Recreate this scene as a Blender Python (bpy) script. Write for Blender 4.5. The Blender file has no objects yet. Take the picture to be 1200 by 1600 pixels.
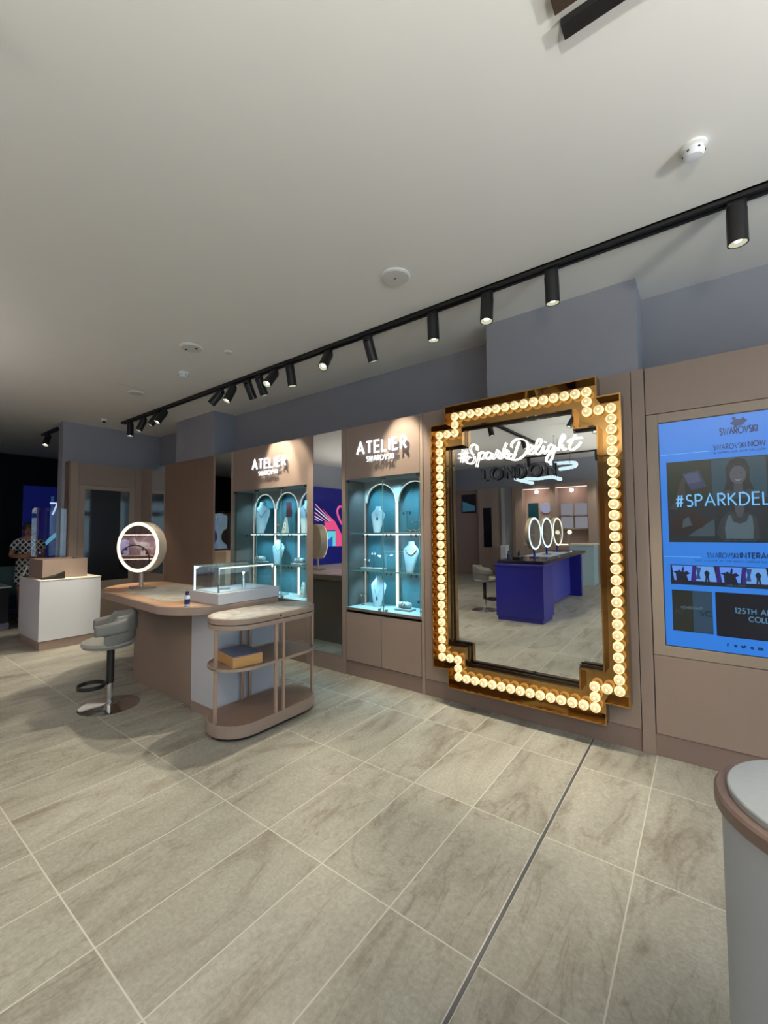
import bpy, bmesh, math, random
from mathutils import Vector, Matrix
PI = math.pi
random.seed(7)
SC = bpy.context.scene
COL = SC.collection

# ------------------------------------------------------------------ camera
cam_d = bpy.data.cameras.new('camera'); cam = bpy.data.objects.new('camera', cam_d); COL.objects.link(cam)
SC.camera = cam
def cam_rows(yaw, pitch, roll):
    f = Vector((-math.sin(yaw)*math.cos(pitch), math.cos(yaw)*math.cos(pitch), math.sin(pitch)))
    r = Vector((math.cos(yaw), math.sin(yaw), 0)); u = r.cross(f)
    c, s = math.cos(roll), math.sin(roll)
    return c*r+s*u, -s*r+c*u, f
cr, cu, cf = cam_rows(0.643852, 0.0456031, -0.0068106)
cam.matrix_world = Matrix(((cr.x, cu.x, -cf.x, 0), (cr.y, cu.y, -cf.y, 0), (cr.z, cu.z, -cf.z, 1.65), (0, 0, 0, 1)))
cam_d.sensor_fit = 'VERTICAL'; cam_d.sensor_height = 24.0; cam_d.lens = 663.345/1600*24
cam_d.clip_start = 0.02; cam_d.clip_end = 200

# ------------------------------------------------------------------ world, exposure
SC.view_settings.view_transform = 'Standard'; SC.view_settings.look = 'None'
SC.view_settings.gamma = 1.0; SC.view_settings.use_curve_mapping = False
SC.view_settings.exposure = 0.0
W = bpy.data.worlds.new('world'); SC.world = W; W.use_nodes = True
W.node_tree.nodes['Background'].inputs[0].default_value = (0.62, 0.80, 1.0, 1)
W.node_tree.nodes['Background'].inputs[1].default_value = 3.0
SC.cycles.max_bounces = 10; SC.cycles.diffuse_bounces = 5; SC.cycles.glossy_bounces = 6
SC.cycles.transparent_max_bounces = 16; SC.cycles.transmission_bounces = 6
SC.cycles.caustics_reflective = False; SC.cycles.caustics_refractive = False
SC.cycles.sample_clamp_indirect = 4.0
SPOT_W = 115.0          # wattage of a track spotlight
FILL_W = 205.0  # power of the added fill lamps that brighten the ceiling
WARM = (1.0, 0.90, 0.70)
# daylight entering through the open shopfront on the right (portal guides the sky light, emits nothing itself)
pl_d = bpy.data.lights.new('shopfront_portal', 'AREA'); pl_d.shape = 'RECTANGLE'; pl_d.size = 9.6; pl_d.size_y = 3.0
pl_d.cycles.is_portal = True
pl = bpy.data.objects.new('shopfront_portal', pl_d); COL.objects.link(pl)
pl.location = (4.42, -1.2, 1.75); pl.rotation_euler = (PI/2, 0, PI/2)

# ------------------------------------------------------------------ helpers
class MB:
    """collects shapes into one mesh"""
    def __init__(s): s.v = []; s.f = []
    def add(s, vs, fs):
        o = len(s.v); s.v += [tuple(v) for v in vs]; s.f += [tuple(i+o for i in f) for f in fs]; return s
    def box(s, a, b):
        x0, y0, z0 = a; x1, y1, z1 = b
        x0, x1 = min(x0, x1), max(x0, x1); y0, y1 = min(y0, y1), max(y0, y1); z0, z1 = min(z0, z1), max(z0, z1)
        return s.add([(x0,y0,z0),(x1,y0,z0),(x1,y1,z0),(x0,y1,z0),(x0,y0,z1),(x1,y0,z1),(x1,y1,z1),(x0,y1,z1)],
              [(0,3,2,1),(4,5,6,7),(0,1,5,4),(1,2,6,5),(2,3,7,6),(3,0,4,7)])
    def loft(s, rings, cap=True, close=True):
        n = len(rings[0]); vs = [p for r in rings for p in r]; fs = []
        for k in range(len(rings)-1):
            for i in range(n if close else n-1):
                j = (i+1) % n
                fs.append((k*n+i, k*n+j, (k+1)*n+j, (k+1)*n+i))
        if cap:
            fs.append(tuple(range(n-1, -1, -1))); fs.append(tuple((len(rings)-1)*n+i for i in range(n)))
        return s.add(vs, fs)
    def prism(s, poly, z0, z1):
        return s.loft([[(x, y, z0) for x, y in poly], [(x, y, z1) for x, y in poly]])
    def prism_y(s, poly, y0, y1):       # poly in (x,z)
        return s.loft([[(x, y0, z) for x, z in poly], [(x, y1, z) for x, z in poly]])
    def lathe(s, prof, c=(0,0,0), n=24, axis='z', cap=True):
        rings = []
        for r, h in prof:
            ring = []
            for i in range(n):
                a = 2*PI*i/n; p = (r*math.cos(a), r*math.sin(a), h)
                if axis == 'y': p = (p[0], p[2], p[1])
                if axis == 'x': p = (p[2], p[0], p[1])
                ring.append((p[0]+c[0], p[1]+c[1], p[2]+c[2]))
            rings.append(ring)
        return s.loft(rings, cap)
    def tube(s, pts, r, n=8, closed=False):
        pts = [Vector(p) for p in pts]; rings = []; m = len(pts)
        for i, p in enumerate(pts):
            if closed: t = pts[(i+1) % m]-pts[i-1]
            else: t = pts[min(i+1, m-1)]-pts[max(i-1, 0)]
            t = t.normalized() if t.length > 1e-9 else Vector((0,0,1))
            ref = Vector((0,0,1)) if abs(t.z) < 0.9 else Vector((0,1,0))
            if i == 0: u = t.cross(ref).normalized()
            else:
                u = (u-t*u.dot(t)); u = u.normalized() if u.length > 1e-6 else t.cross(ref).normalized()
            w = t.cross(u)
            rr = r[i] if isinstance(r, (list, tuple)) else r
            rings.append([tuple(p+u*rr*math.cos(2*PI*k/n)+w*rr*math.sin(2*PI*k/n)) for k in range(n)])
        if closed: rings.append(rings[0]); return s.loft(rings, cap=False)
        return s.loft(rings)
    def ball(s, c, r, n=12, m=8, sc=(1,1,1)):
        rings = []
        for j in range(1, m):
            t = PI*j/m
            rings.append([(c[0]+sc[0]*r*math.sin(t)*math.cos(2*PI*i/n), c[1]+sc[1]*r*math.sin(t)*math.sin(2*PI*i/n), c[2]-sc[2]*r*math.cos(t)) for i in range(n)])
        return s.loft(rings)
    def xform(s, M):
        s.v = [tuple(M @ Vector(v)) for v in s.v]; return s
    def build(s, name, mat, parent=None, smooth=False, bevel=0, seg=2, loc=None):
        me = bpy.data.meshes.new(name); me.from_pydata(s.v, [], s.f); me.update()
        bm = bmesh.new(); bm.from_mesh(me); bmesh.ops.recalc_face_normals(bm, faces=bm.faces); bm.to_mesh(me); bm.free()
        me.materials.append(mat)
        o = bpy.data.objects.new(name, me); COL.objects.link(o)
        if smooth:
            for p in me.polygons: p.use_smooth = True
            try: me.set_sharp_from_angle(angle=math.radians(38))
            except Exception: pass
        if bevel:
            b = o.modifiers.new('bevel', 'BEVEL'); b.width = bevel; b.segments = seg; b.limit_method = 'ANGLE'; b.angle_limit = 0.6
        if parent:
            o.parent = parent
            if loc is None: o.matrix_parent_inverse = Matrix.Translation(parent.location).inverted() if parent.parent is None and parent.type == 'EMPTY' else parent.matrix_basis.inverted()
        if loc is not None: o.location = loc
        return o
def tag(o, label, cat, group=None, kind=None):
    o['label'] = label; o['category'] = cat
    if group: o['group'] = group
    if kind: o['kind'] = kind
    return o
def thing(name, label, cat, loc, group=None):
    """an Empty at the thing's base; parts are built in world coordinates under it"""
    o = bpy.data.objects.new(name, None); COL.objects.link(o); o.empty_display_size = .1
    o.location = loc
    return tag(o, label, cat, group)
def struct(name, mb, mat, **k):
    o = mb.build(name, mat, **k); o['kind'] = 'structure'; return o
def box(a, b): return MB().box(a, b)
def copy_tree(o, loc, label=None):
    c = o.copy(); COL.objects.link(c)
    for ch in o.children:
        d = ch.copy(); COL.objects.link(d); d.parent = c
        for g in ch.children:
            e = g.copy(); COL.objects.link(e); e.parent = d
            for h in g.children:
                q = h.copy(); COL.objects.link(q); q.parent = e
    c.location = loc
    if label: c['label'] = label
    return c
def stadium(cx, y0, y1, r, n=14, inset=0):
    r2 = r-inset; a = y0+r; b = y1-r
    return [(cx+r2*math.cos(PI+PI*i/n), a+r2*math.sin(PI+PI*i/n)) for i in range(n+1)] + [(cx+r2*math.cos(PI*i/n), b+r2*math.sin(PI*i/n)) for i in range(n+1)]
def round_poly(pts, rad, n=8):
    """rounds the corners of a convex polygon"""
    out = []; m = len(pts)
    for i in range(m):
        p0, p, p1 = Vector(pts[i-1]), Vector(pts[i]), Vector(pts[(i+1) % m])
        r = rad[i] if isinstance(rad, (list, tuple)) else rad
        a = p+(p0-p).normalized()*r; b = p+(p1-p).normalized()*r
        for k in range(n+1):
            t = k/n; out.append(tuple((1-t)**2*a+2*t*(1-t)*p+t*t*b))
    return out

# ------------------------------------------------------------------ materials
def new_mat(name):
    m = bpy.data.materials.new(name); m.use_nodes = True
    nt = m.node_tree; return m, nt, nt.nodes['Principled BSDF']
def mat(name, col, rough=.5, metal=0, noise=0, scale=8, bump=0, spec=.5, stretch=(1,1,1)):
    m, nt, b = new_mat(name)
    b.inputs['Base Color'].default_value = (*col, 1); b.inputs['Roughness'].default_value = rough
    b.inputs['Metallic'].default_value = metal; b.inputs['Specular IOR Level'].default_value = spec
    if noise or bump:
        tc = nt.nodes.new('ShaderNodeTexCoord'); mp = nt.nodes.new('ShaderNodeMapping'); mp.inputs['Scale'].default_value = stretch
        nz = nt.nodes.new('ShaderNodeTexNoise'); nz.inputs['Scale'].default_value = scale; nz.inputs['Detail'].default_value = 5
        nt.links.new(tc.outputs['Object'], mp.inputs[0]); nt.links.new(mp.outputs[0], nz.inputs['Vector'])
        if noise:
            mx = nt.nodes.new('ShaderNodeMix'); mx.data_type = 'RGBA'
            mx.inputs[6].default_value = (*[c*(1-noise) for c in col], 1); mx.inputs[7].default_value = (*[min(1, c*(1+noise)) for c in col], 1)
            nt.links.new(nz.outputs['Fac'], mx.inputs[0]); nt.links.new(mx.outputs[2], b.inputs['Base Color'])
        if bump:
            bp = nt.nodes.new('ShaderNodeBump'); bp.inputs['Strength'].default_value = bump; bp.inputs['Distance'].default_value = .01
            nt.links.new(nz.outputs['Fac'], bp.inputs['Height']); nt.links.new(bp.outputs[0], b.inputs['Normal'])
    return m
def emit(name, col, st, base=(0,0,0)):
    m, nt, b = new_mat(name)
    b.inputs['Base Color'].default_value = (*base, 1)
    b.inputs['Emission Color'].default_value = (*col, 1); b.inputs['Emission Strength'].default_value = st
    b.inputs['Roughness'].default_value = .3
    return m
def glass_mat(name, tint=(1,1,1), rough=0.0, ior=1.45, gl=1.0):
    m = bpy.data.materials.new(name); m.use_nodes = True; nt = m.node_tree; nt.nodes.clear()
    out = nt.nodes.new('ShaderNodeOutputMaterial'); mix = nt.nodes.new('ShaderNodeMixShader')
    tr = nt.nodes.new('ShaderNodeBsdfTransparent'); tr.inputs[0].default_value = (*tint, 1)
    g = nt.nodes.new('ShaderNodeBsdfGlossy'); g.inputs['Roughness'].default_value = rough; g.inputs[0].default_value = (gl, gl, gl, 1)
    fr = nt.nodes.new('ShaderNodeFresnel'); fr.inputs[0].default_value = ior
    ge = nt.nodes.new('ShaderNodeNewGeometry'); io = nt.nodes.new('ShaderNodeMapRange')      # same reflectance on both faces of a pane
    nt.links.new(ge.outputs['Backfacing'], io.inputs[0]); io.inputs[3].default_value = ior; io.inputs[4].default_value = 1/ior
    nt.links.new(io.outputs[0], fr.inputs[0])
    nt.links.new(fr.outputs[0], mix.inputs[0]); nt.links.new(tr.outputs[0], mix.inputs[1]); nt.links.new(g.outputs[0], mix.inputs[2])
    nt.links.new(mix.outputs[0], out.inputs[0]); return m

def floor_material():
    m, nt, b = new_mat('stone_tile'); N = nt.nodes; L = nt.links
    tc = N.new('ShaderNodeTexCoord'); sp = N.new('ShaderNodeSeparateXYZ'); L.new(tc.outputs['Object'], sp.inputs[0])
    def mth(op, a, bb=None, c=None):
        n = N.new('ShaderNodeMath'); n.operation = op
        for i, v in enumerate((a, bb, c)):
            if v is None: continue
            if isinstance(v, (int, float)): n.inputs[i].default_value = v
            else: L.new(v, n.inputs[i])
        return n.outputs[0]
    def grid(src, off, size, half):
        q = mth('DIVIDE', mth('SUBTRACT', src, off), size)
        fl = mth('FLOOR', q); fr = mth('SUBTRACT', q, fl)
        d = mth('MULTIPLY', mth('MINIMUM', fr, mth('SUBTRACT', 1.0, fr)), size)
        return fl, mth('LESS_THAN', d, half)
    ix, gx = grid(sp.outputs[0], -.32, .418, .0032)
    iy, gy = grid(sp.outputs[1], .715, .846, .0032)
    grout = mth('MAXIMUM', gx, gy)
    cb = N.new('ShaderNodeCombineXYZ'); L.new(ix, cb.inputs[0]); L.new(iy, cb.inputs[1])
    wn = N.new('ShaderNodeTexWhiteNoise'); L.new(cb.outputs[0], wn.inputs['Vector'])
    off = N.new('ShaderNodeVectorMath'); off.operation = 'SCALE'; L.new(wn.outputs['Color'], off.inputs[0]); off.inputs['Scale'].default_value = 9.0
    ad = N.new('ShaderNodeVectorMath'); ad.operation = 'ADD'; L.new(tc.outputs['Object'], ad.inputs[0]); L.new(off.outputs[0], ad.inputs[1])
    mp = N.new('ShaderNodeMapping'); mp.inputs['Rotation'].default_value = (0, 0, .16); mp.inputs['Scale'].default_value = (2.3, .72, 1); L.new(ad.outputs[0], mp.inputs[0])
    n1 = N.new('ShaderNodeTexNoise'); n1.inputs['Scale'].default_value = 1.7; n1.inputs['Detail'].default_value = 9; n1.inputs['Roughness'].default_value = .62; n1.inputs['Distortion'].default_value = .9; L.new(mp.outputs[0], n1.inputs['Vector'])
    n2 = N.new('ShaderNodeTexNoise'); n2.inputs['Scale'].default_value = 55; n2.inputs['Detail'].default_value = 4; n2.inputs['Roughness'].default_value = .7; L.new(ad.outputs[0], n2.inputs['Vector'])
    n3 = N.new('ShaderNodeTexNoise'); n3.inputs['Scale'].default_value = .9; n3.inputs['Detail'].default_value = 7; n3.inputs['Distortion'].default_value = 2.2; n3.inputs['Roughness'].default_value = .55; L.new(mp.outputs[0], n3.inputs['Vector'])
    r1 = N.new('ShaderNodeValToRGB'); L.new(n1.outputs['Fac'], r1.inputs[0])
    e = r1.color_ramp.elements; e[0].position = .27; e[0].color = (.150, .130, .104, 1); e[1].position = .72; e[1].color = (.335, .325, .285, 1)
    q = e.new(.46); q.color = (.268, .256, .220, 1)
    # thin dark veins where n3 crosses its middle value
    vd = mth('ABSOLUTE', mth('SUBTRACT', n3.outputs['Fac'], .5))
    mr = N.new('ShaderNodeMapRange'); L.new(vd, mr.inputs[0]); mr.inputs[1].default_value = 0; mr.inputs[2].default_value = .02; mr.inputs[3].default_value = .42; mr.inputs[4].default_value = 0
    mk = N.new('ShaderNodeMapRange'); L.new(n1.outputs['Fac'], mk.inputs[0]); mk.inputs[1].default_value = .46; mk.inputs[2].default_value = .6; mk.inputs[3].default_value = 1; mk.inputs[4].default_value = 0
    vein = mth('MULTIPLY', mr.outputs[0], mk.outputs[0])
    mv = N.new('ShaderNodeMix'); mv.data_type = 'RGBA'; L.new(vein, mv.inputs[0]); L.new(r1.outputs[0], mv.inputs[6]); mv.inputs[7].default_value = (.12, .095, .07, 1)
    gr = N.new('ShaderNodeMapRange'); L.new(n2.outputs['Fac'], gr.inputs[0]); gr.inputs[1].default_value = .3; gr.inputs[2].default_value = .7; gr.inputs[3].default_value = .80; gr.inputs[4].default_value = 1.18
    tv = N.new('ShaderNodeMapRange'); L.new(wn.outputs['Value'], tv.inputs[0]); tv.inputs[3].default_value = .93; tv.inputs[4].default_value = 1.07
    mul = N.new('ShaderNodeVectorMath'); mul.operation = 'SCALE'; L.new(mv.outputs[2], mul.inputs[0]); L.new(mth('MULTIPLY', gr.outputs[0], tv.outputs[0]), mul.inputs['Scale'])
    fin = N.new('ShaderNodeMix'); fin.data_type = 'RGBA'; L.new(grout, fin.inputs[0]); L.new(mul.outputs[0], fin.inputs[6]); fin.inputs[7].default_value = (.46, .44, .39, 1)
    L.new(fin.outputs[2], b.inputs['Base Color'])
    b.inputs['Roughness'].default_value = .5; b.inputs['Specular IOR Level'].default_value = .35
    bp = N.new('ShaderNodeBump'); bp.inputs['Strength'].default_value = .25; bp.inputs['Distance'].default_value = .004
    L.new(mth('ADD', n2.outputs['Fac'], mth('MULTIPLY', grout, -1.2)), bp.inputs['Height']); L.new(bp.outputs[0], b.inputs['Normal'])
    return m
def marble_material(name, lo, hi, sc=5):
    m, nt, b = new_mat(name); N = nt.nodes; L = nt.links
    tc = N.new('ShaderNodeTexCoord'); nz = N.new('ShaderNodeTexNoise'); nz.inputs['Scale'].default_value = sc; nz.inputs['Detail'].default_value = 8; nz.inputs['Distortion'].default_value = 1.2
    L.new(tc.outputs['Object'], nz.inputs['Vector']); r = N.new('ShaderNodeValToRGB'); L.new(nz.outputs['Fac'], r.inputs[0])
    r.color_ramp.elements[0].position = .3; r.color_ramp.elements[0].color = (*lo, 1); r.color_ramp.elements[1].position = .66; r.color_ramp.elements[1].color = (*hi, 1)
    L.new(r.outputs[0], b.inputs['Base Color']); b.inputs['Roughness'].default_value = .3
    return m
def wood_material(name, a, bcol, sc=(1.5, 30, 30), rough=.45):
    m, nt, b = new_mat(name); N = nt.nodes; L = nt.links
    tc = N.new('ShaderNodeTexCoord'); mp = N.new('ShaderNodeMapping'); mp.inputs['Scale'].default_value = sc; L.new(tc.outputs['Object'], mp.inputs[0])
    nz = N.new('ShaderNodeTexNoise'); nz.inputs['Scale'].default_value = 1.0; nz.inputs['Detail'].default_value = 6; nz.inputs['Distortion'].default_value = .4; L.new(mp.outputs[0], nz.inputs['Vector'])
    mx = N.new('ShaderNodeMix'); mx.data_type = 'RGBA'; L.new(nz.outputs['Fac'], mx.inputs[0]); mx.inputs[6].default_value = (*a, 1); mx.inputs[7].default_value = (*bcol, 1)
    L.new(mx.outputs[2], b.inputs['Base Color']); b.inputs['Roughness'].default_value = rough
    return m
def bulb_material():
    """ribbed warm glass globe: bright rim, patterned paler face, fixed to the bulb's own axis"""
    m, nt, b = new_mat('bulb_glass'); N = nt.nodes; L = nt.links
    tc = N.new('ShaderNodeTexCoord'); sp = N.new('ShaderNodeSeparateXYZ'); L.new(tc.outputs['Object'], sp.inputs[0])
    cb = N.new('ShaderNodeCombineXYZ'); L.new(sp.outputs[0], cb.inputs[0]); L.new(sp.outputs[2], cb.inputs[1])
    ln = N.new('ShaderNodeVectorMath'); ln.operation = 'LENGTH'; L.new(cb.outputs[0], ln.inputs[0])
    at = N.new('ShaderNodeMath'); at.operation = 'ARCTAN2'; L.new(sp.outputs[0], at.inputs[0]); L.new(sp.outputs[2], at.inputs[1])
    sn = N.new('ShaderNodeMath'); sn.operation = 'SINE'; ml = N.new('ShaderNodeMath'); ml.operation = 'MULTIPLY'; L.new(at.outputs[0], ml.inputs[0]); ml.inputs[1].default_value = 9; L.new(ml.outputs[0], sn.inputs[0])
    s2 = N.new('ShaderNodeMath'); s2.operation = 'MULTIPLY_ADD'; L.new(sn.outputs[0], s2.inputs[0]); s2.inputs[1].default_value = .0018; L.new(ln.outputs['Value'], s2.inputs[2])
    r = N.new('ShaderNodeValToRGB'); dv = N.new('ShaderNodeMath'); dv.operation = 'DIVIDE'; L.new(s2.outputs[0], dv.inputs[0]); dv.inputs[1].default_value = .038; L.new(dv.outputs[0], r.inputs[0])
    e = r.color_ramp.elements; e[0].position = 0; e[0].color = (1.0, .86, .56, 1); e[1].position = 1; e[1].color = (1.0, .74, .36, 1)
    for p, c in ((.20, (1.0, .9, .62, 1)), (.30, (.62, .44, .18, 1)), (.42, (.40, .29, .11, 1)), (.55, (.70, .52, .24, 1)), (.68, (.48, .36, .15, 1)), (.80, (1.0, .84, .54, 1))):
        q = e.new(p); q.color = c
    L.new(r.outputs[0], b.inputs['Emission Color']); b.inputs['Emission Strength'].default_value = 1.25
    b.inputs['Base Color'].default_value = (.3, .25, .15, 1); b.inputs['Roughness'].default_value = .1
    return m

FLOOR = floor_material()
CEIL = mat('ceiling_paint', (.84, .82, .775), .9, noise=.02, scale=2)
WALL = mat('blue_grey_paint', (.30, .305, .345), .85, noise=.03, scale=3)
MAUVE = mat('mauve_lacquer', (.27, .200, .165), .42, noise=.04, scale=30, stretch=(1, 1, .05))
MAUVE_L = mat('mauve_frame', (.31, .240, .190), .42)
MAUVE_D = mat('mauve_dark', (.20, .140, .115), .45)
WALNUT = wood_material('brown_wood_panel', (.17, .105, .075), (.22, .14, .10), (14, 14, .6))
ROSE = wood_material('rose_wood', (.27, .200, .160), (.34, .255, .205), (1.5, 14, 14))
ROSE_T = wood_material('rose_wood_top', (.52, .29, .17), (.60, .36, .22), (3, 22, 14), .35)
CREAM = mat('cream_wood', (.50, .40, .30), .45)
WHITE = mat('white_laminate', (.54, .555, .60), .45)
WHITE_T = mat('white_counter_top', (.66, .62, .52), .3)
GREYW = mat('pale_grey_laminate', (.47, .49, .53), .5)
STONE = marble_material('speckled_marble', (.34, .30, .26), (.60, .58, .54), 9)
TOPGREY = mat('grey_composite', (.32, .345, .36), .55, noise=.08, scale=60)
PLINTHB = mat('plinth_paint', (.36, .39, .43), .6)
BLACK = mat('black_metal', (.008, .008, .009), .4)
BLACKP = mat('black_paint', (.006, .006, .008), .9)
DARKGLASS = mat('dark_screen_glass', (.004, .006, .009), .06, spec=.6)
CHROME = mat('chrome', (.8, .8, .8), .12, metal=1)
BRONZE = mat('bronze_metal', (.50, .37, .30), .35, metal=.6)
GOLD = mat('gold_mirror', (.41, .235, .08), .035, metal=1)
GOLD_RIM = mat('gold_rim', (.72, .50, .26), .12, metal=1)
MIRROR = mat('mirror_silver', (.80, .83, .82), .004, metal=1)
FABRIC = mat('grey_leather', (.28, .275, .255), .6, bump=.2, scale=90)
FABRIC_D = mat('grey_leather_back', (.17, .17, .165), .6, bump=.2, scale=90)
TEAL = mat('teal_backdrop', (.05, .16, .195), .7, noise=.12, scale=4)
ARCHB = mat('arch_board', (.36, .38, .37), .7)
NICHE = mat('niche_side', (.14, .12, .11), .5)
BUST = mat('bust_leather', (.44, .56, .62), .55)
STAND = mat('stand_leather', (.36, .48, .54), .5)
SILVER = mat('silver_jewel', (.85, .88, .92), .15, metal=1)
ROSEG = mat('rose_gold_jewel', (.85, .55, .42), .2, metal=1)
GEM = mat('dark_gem', (.03, .05, .07), .05)
PEARL = mat('pearl', (.85, .83, .8), .25)
RED = mat('dark_red_card', (.10, .012, .02), .6)
NAVY = mat('navy_plastic', (.01, .012, .09), .35)
BLUE = mat('cobalt_lacquer', (.012, .012, .20), .3)
BLUE_L = mat('cobalt_lacquer_light', (.055, .06, .33), .3)
PALEBLUE = mat('pale_blue_counter', (.38, .50, .54), .5)
GLASS = glass_mat('clear_glass', (.93, .97, .96))
GLASS_E = mat('glass_edge', (.16, .36, .34), .1)
SHELFG = glass_mat('shelf_glass', (.62, .82, .80), .05, 1.5)
PLEXI = glass_mat('plexi', (.90, .93, .98), .0, 1.5)
WOODBOX = wood_material('oak_box', (.42, .22, .075), (.58, .34, .13), (6, 6, 60))
BLUETRAY = mat('slate_blue_card', (.075, .095, .17), .5)
TEALSEAT = mat('teal_upholstery', (.035, .075, .075), .8)
SKIN = mat('skin', (.30, .13, .08), .6)
HAIR = mat('hair', (.025, .014, .009), .6)
PINKISH = mat('niche_pink_wall', (.40, .29, .25), .6)
LED_W = emit('led_white', (1.0, .93, .80), 1.7)
LED_DIM = emit('led_dim', (1.0, .93, .80), .45)
LED_ARC = emit('led_arch', (.92, .96, .92), 1.0)
LED_C = emit('led_cool', (.78, .92, 1.0), 2.2)
SIGN_W = emit('sign_white', (.95, .97, 1.0), 1.4)
NEON = emit('neon_white', (1.0, .93, .82), 2.4)
RING_W = emit('ring_warm', (1.0, .86, .62), 1.75)
RING_C = emit('ring_cool', (.72, .95, 1.0), 1.8)
LENS = emit('lamp_lens', (1.0, .93, .76), 6.0)
LENS_D = emit('lamp_reflector', (.80, .80, .58), .75)
PINKLED = emit('pink_led', (1.0, .72, .66), 2.4)
ICE = emit('crystal_light', (.72, .92, 1.0), 1.15)
BULB = bulb_material()

# ------------------------------------------------------------------ lettering: monoline capitals
def arc(cx, cy, rx, ry, a0, a1, n=9):
    return [(cx+rx*math.cos(math.radians(a0+(a1-a0)*i/n)), cy+ry*math.sin(math.radians(a0+(a1-a0)*i/n))) for i in range(n+1)]
GL = {
 'A': (.74, [[(0,0),(.37,1),(.74,0)], [(.14,.35),(.60,.35)]]),
 'B': (.52, [[(0,0),(0,1),(.26,1)]+arc(.26,.77,.2,.23,90,-90,6)+[(0,.54),(.28,.54)]+arc(.28,.27,.24,.27,90,-90,6)+[(0,0)]]),
 'C': (.80, [arc(.5,.5,.5,.5,50,310,14)]),
 'D': (.66, [[(0,0),(0,1),(.2,1)]+arc(.2,.5,.46,.5,90,-90,10)+[(0,0)]]),
 'E': (.46, [[(.46,1),(0,1),(0,0),(.46,0)], [(0,.52),(.42,.52)]]),
 'F': (.44, [[(.44,1),(0,1),(0,0)], [(0,.52),(.40,.52)]]),
 'G': (.92, [arc(.5,.5,.5,.5,48,358,15)+[(.58,.48)]]),
 'H': (.64, [[(0,0),(0,1)], [(.64,0),(.64,1)], [(0,.52),(.64,.52)]]),
 'I': (.02, [[(.01,0),(.01,1)]]),
 'J': (.3, [[(.3,1),(.3,.2)]+arc(.12,.2,.18,.2,0,-140,6)]),
 'K': (.56, [[(0,0),(0,1)], [(.5,1),(0,.46)], [(.12,.58),(.56,0)]]),
 'L': (.42, [[(0,1),(0,0),(.42,0)]]),
 'M': (.80, [[(0,0),(.08,1),(.40,.2),(.72,1),(.80,0)]]),
 'N': (.68, [[(0,0),(0,1),(.68,0),(.68,1)]]),
 'O': (1.0, [arc(.5,.5,.5,.5,0,360,20)]),
 'P': (.48, [[(0,0),(0,1),(.22,1)]+arc(.22,.74,.26,.26,90,-90,7)+[(0,.48)]]),
 'Q': (1.0, [arc(.5,.5,.5,.5,0,360,20), [(.6,.3),(.95,-.05)]]),
 'R': (.50, [[(0,0),(0,1),(.22,1)]+arc(.22,.74,.26,.26,90,-90,7)+[(0,.48)], [(.2,.48),(.50,0)]]),
 'S': (.46, [arc(.23,.76,.21,.24,40,270,9)+arc(.23,.27,.23,.26,88,-140,9)]),
 'T': (.54, [[(0,1),(.54,1)], [(.27,1),(.27,0)]]),
 'U': (.60, [[(0,1),(0,.3)]+arc(.3,.3,.3,.3,180,360,8)+[(.6,1)]]),
 'V': (.66, [[(0,1),(.33,0),(.66,1)]]),
 'W': (1.02, [[(0,1),(.26,0),(.51,.9),(.76,0),(1.02,1)]]),
 'X': (.6, [[(0,0),(.6,1)], [(0,1),(.6,0)]]),
 'Y': (.6, [[(0,1),(.3,.48),(.6,1)], [(.3,.48),(.3,0)]]),
 '#': (.62, [[(.14,0),(.26,1)], [(.38,0),(.50,1)], [(.02,.34),(.58,.34)], [(.04,.66),(.62,.66)]]),
 '1': (.2, [[(0,.86),(.14,1),(.14,0)]]), '2': (.5, [arc(.24,.74,.23,.26,170,-20,7)+[(.0,0),(.5,0)]]),
 '5': (.5, [[(.44,1),(.12,1),(.06,.56)]+arc(.2,.3,.27,.3,110,-140,8)]),
 '7': (.5, [[(0,1),(.5,1),(.18,0)]]),
}
def ribbon(mb, pts, w, P):
    """flat stroke of width w with mitred joints; P maps (u,v,side) to 3D"""
    n = len(pts); L = []; R = []
    closed = n > 3 and abs(pts[0][0]-pts[-1][0]) < 1e-6 and abs(pts[0][1]-pts[-1][1]) < 1e-6
    for i in range(n):
        p = Vector(pts[i])
        if i: a = (p-Vector(pts[i-1])).normalized()
        if i < n-1: b = (Vector(pts[i+1])-p).normalized()
        if i == 0: a = (Vector(pts[-1])-Vector(pts[-2])).normalized() if closed else b
        if i == n-1: b = (Vector(pts[1])-Vector(pts[0])).normalized() if closed else a
        t = a+b
        t = t.normalized() if t.length > .2 else a
        nn = Vector((-t.y, t.x)); k = w/2/max(.45, nn.dot(Vector((-a.y, a.x))))
        L.append(p+nn*k); R.append(p-nn*k)
    vs = []
    for i in range(n):
        vs += [P(L[i].x, L[i].y, 1), P(R[i].x, R[i].y, 1), P(R[i].x, R[i].y, 0), P(L[i].x, L[i].y, 0)]
    fs = []
    for i in range(n-1):
        o = i*4; q = o+4
        for k in range(4): fs.append((o+k, o+(k+1) % 4, q+(k+1) % 4, q+k))
    fs += [(0,1,2,3), (n*4-1, n*4-2, n*4-3, n*4-4)]
    mb.add(vs, fs)
def text_width(txt, sp): return sum((.34 if c == ' ' else GL[c][0])+sp for c in txt)-sp
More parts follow.
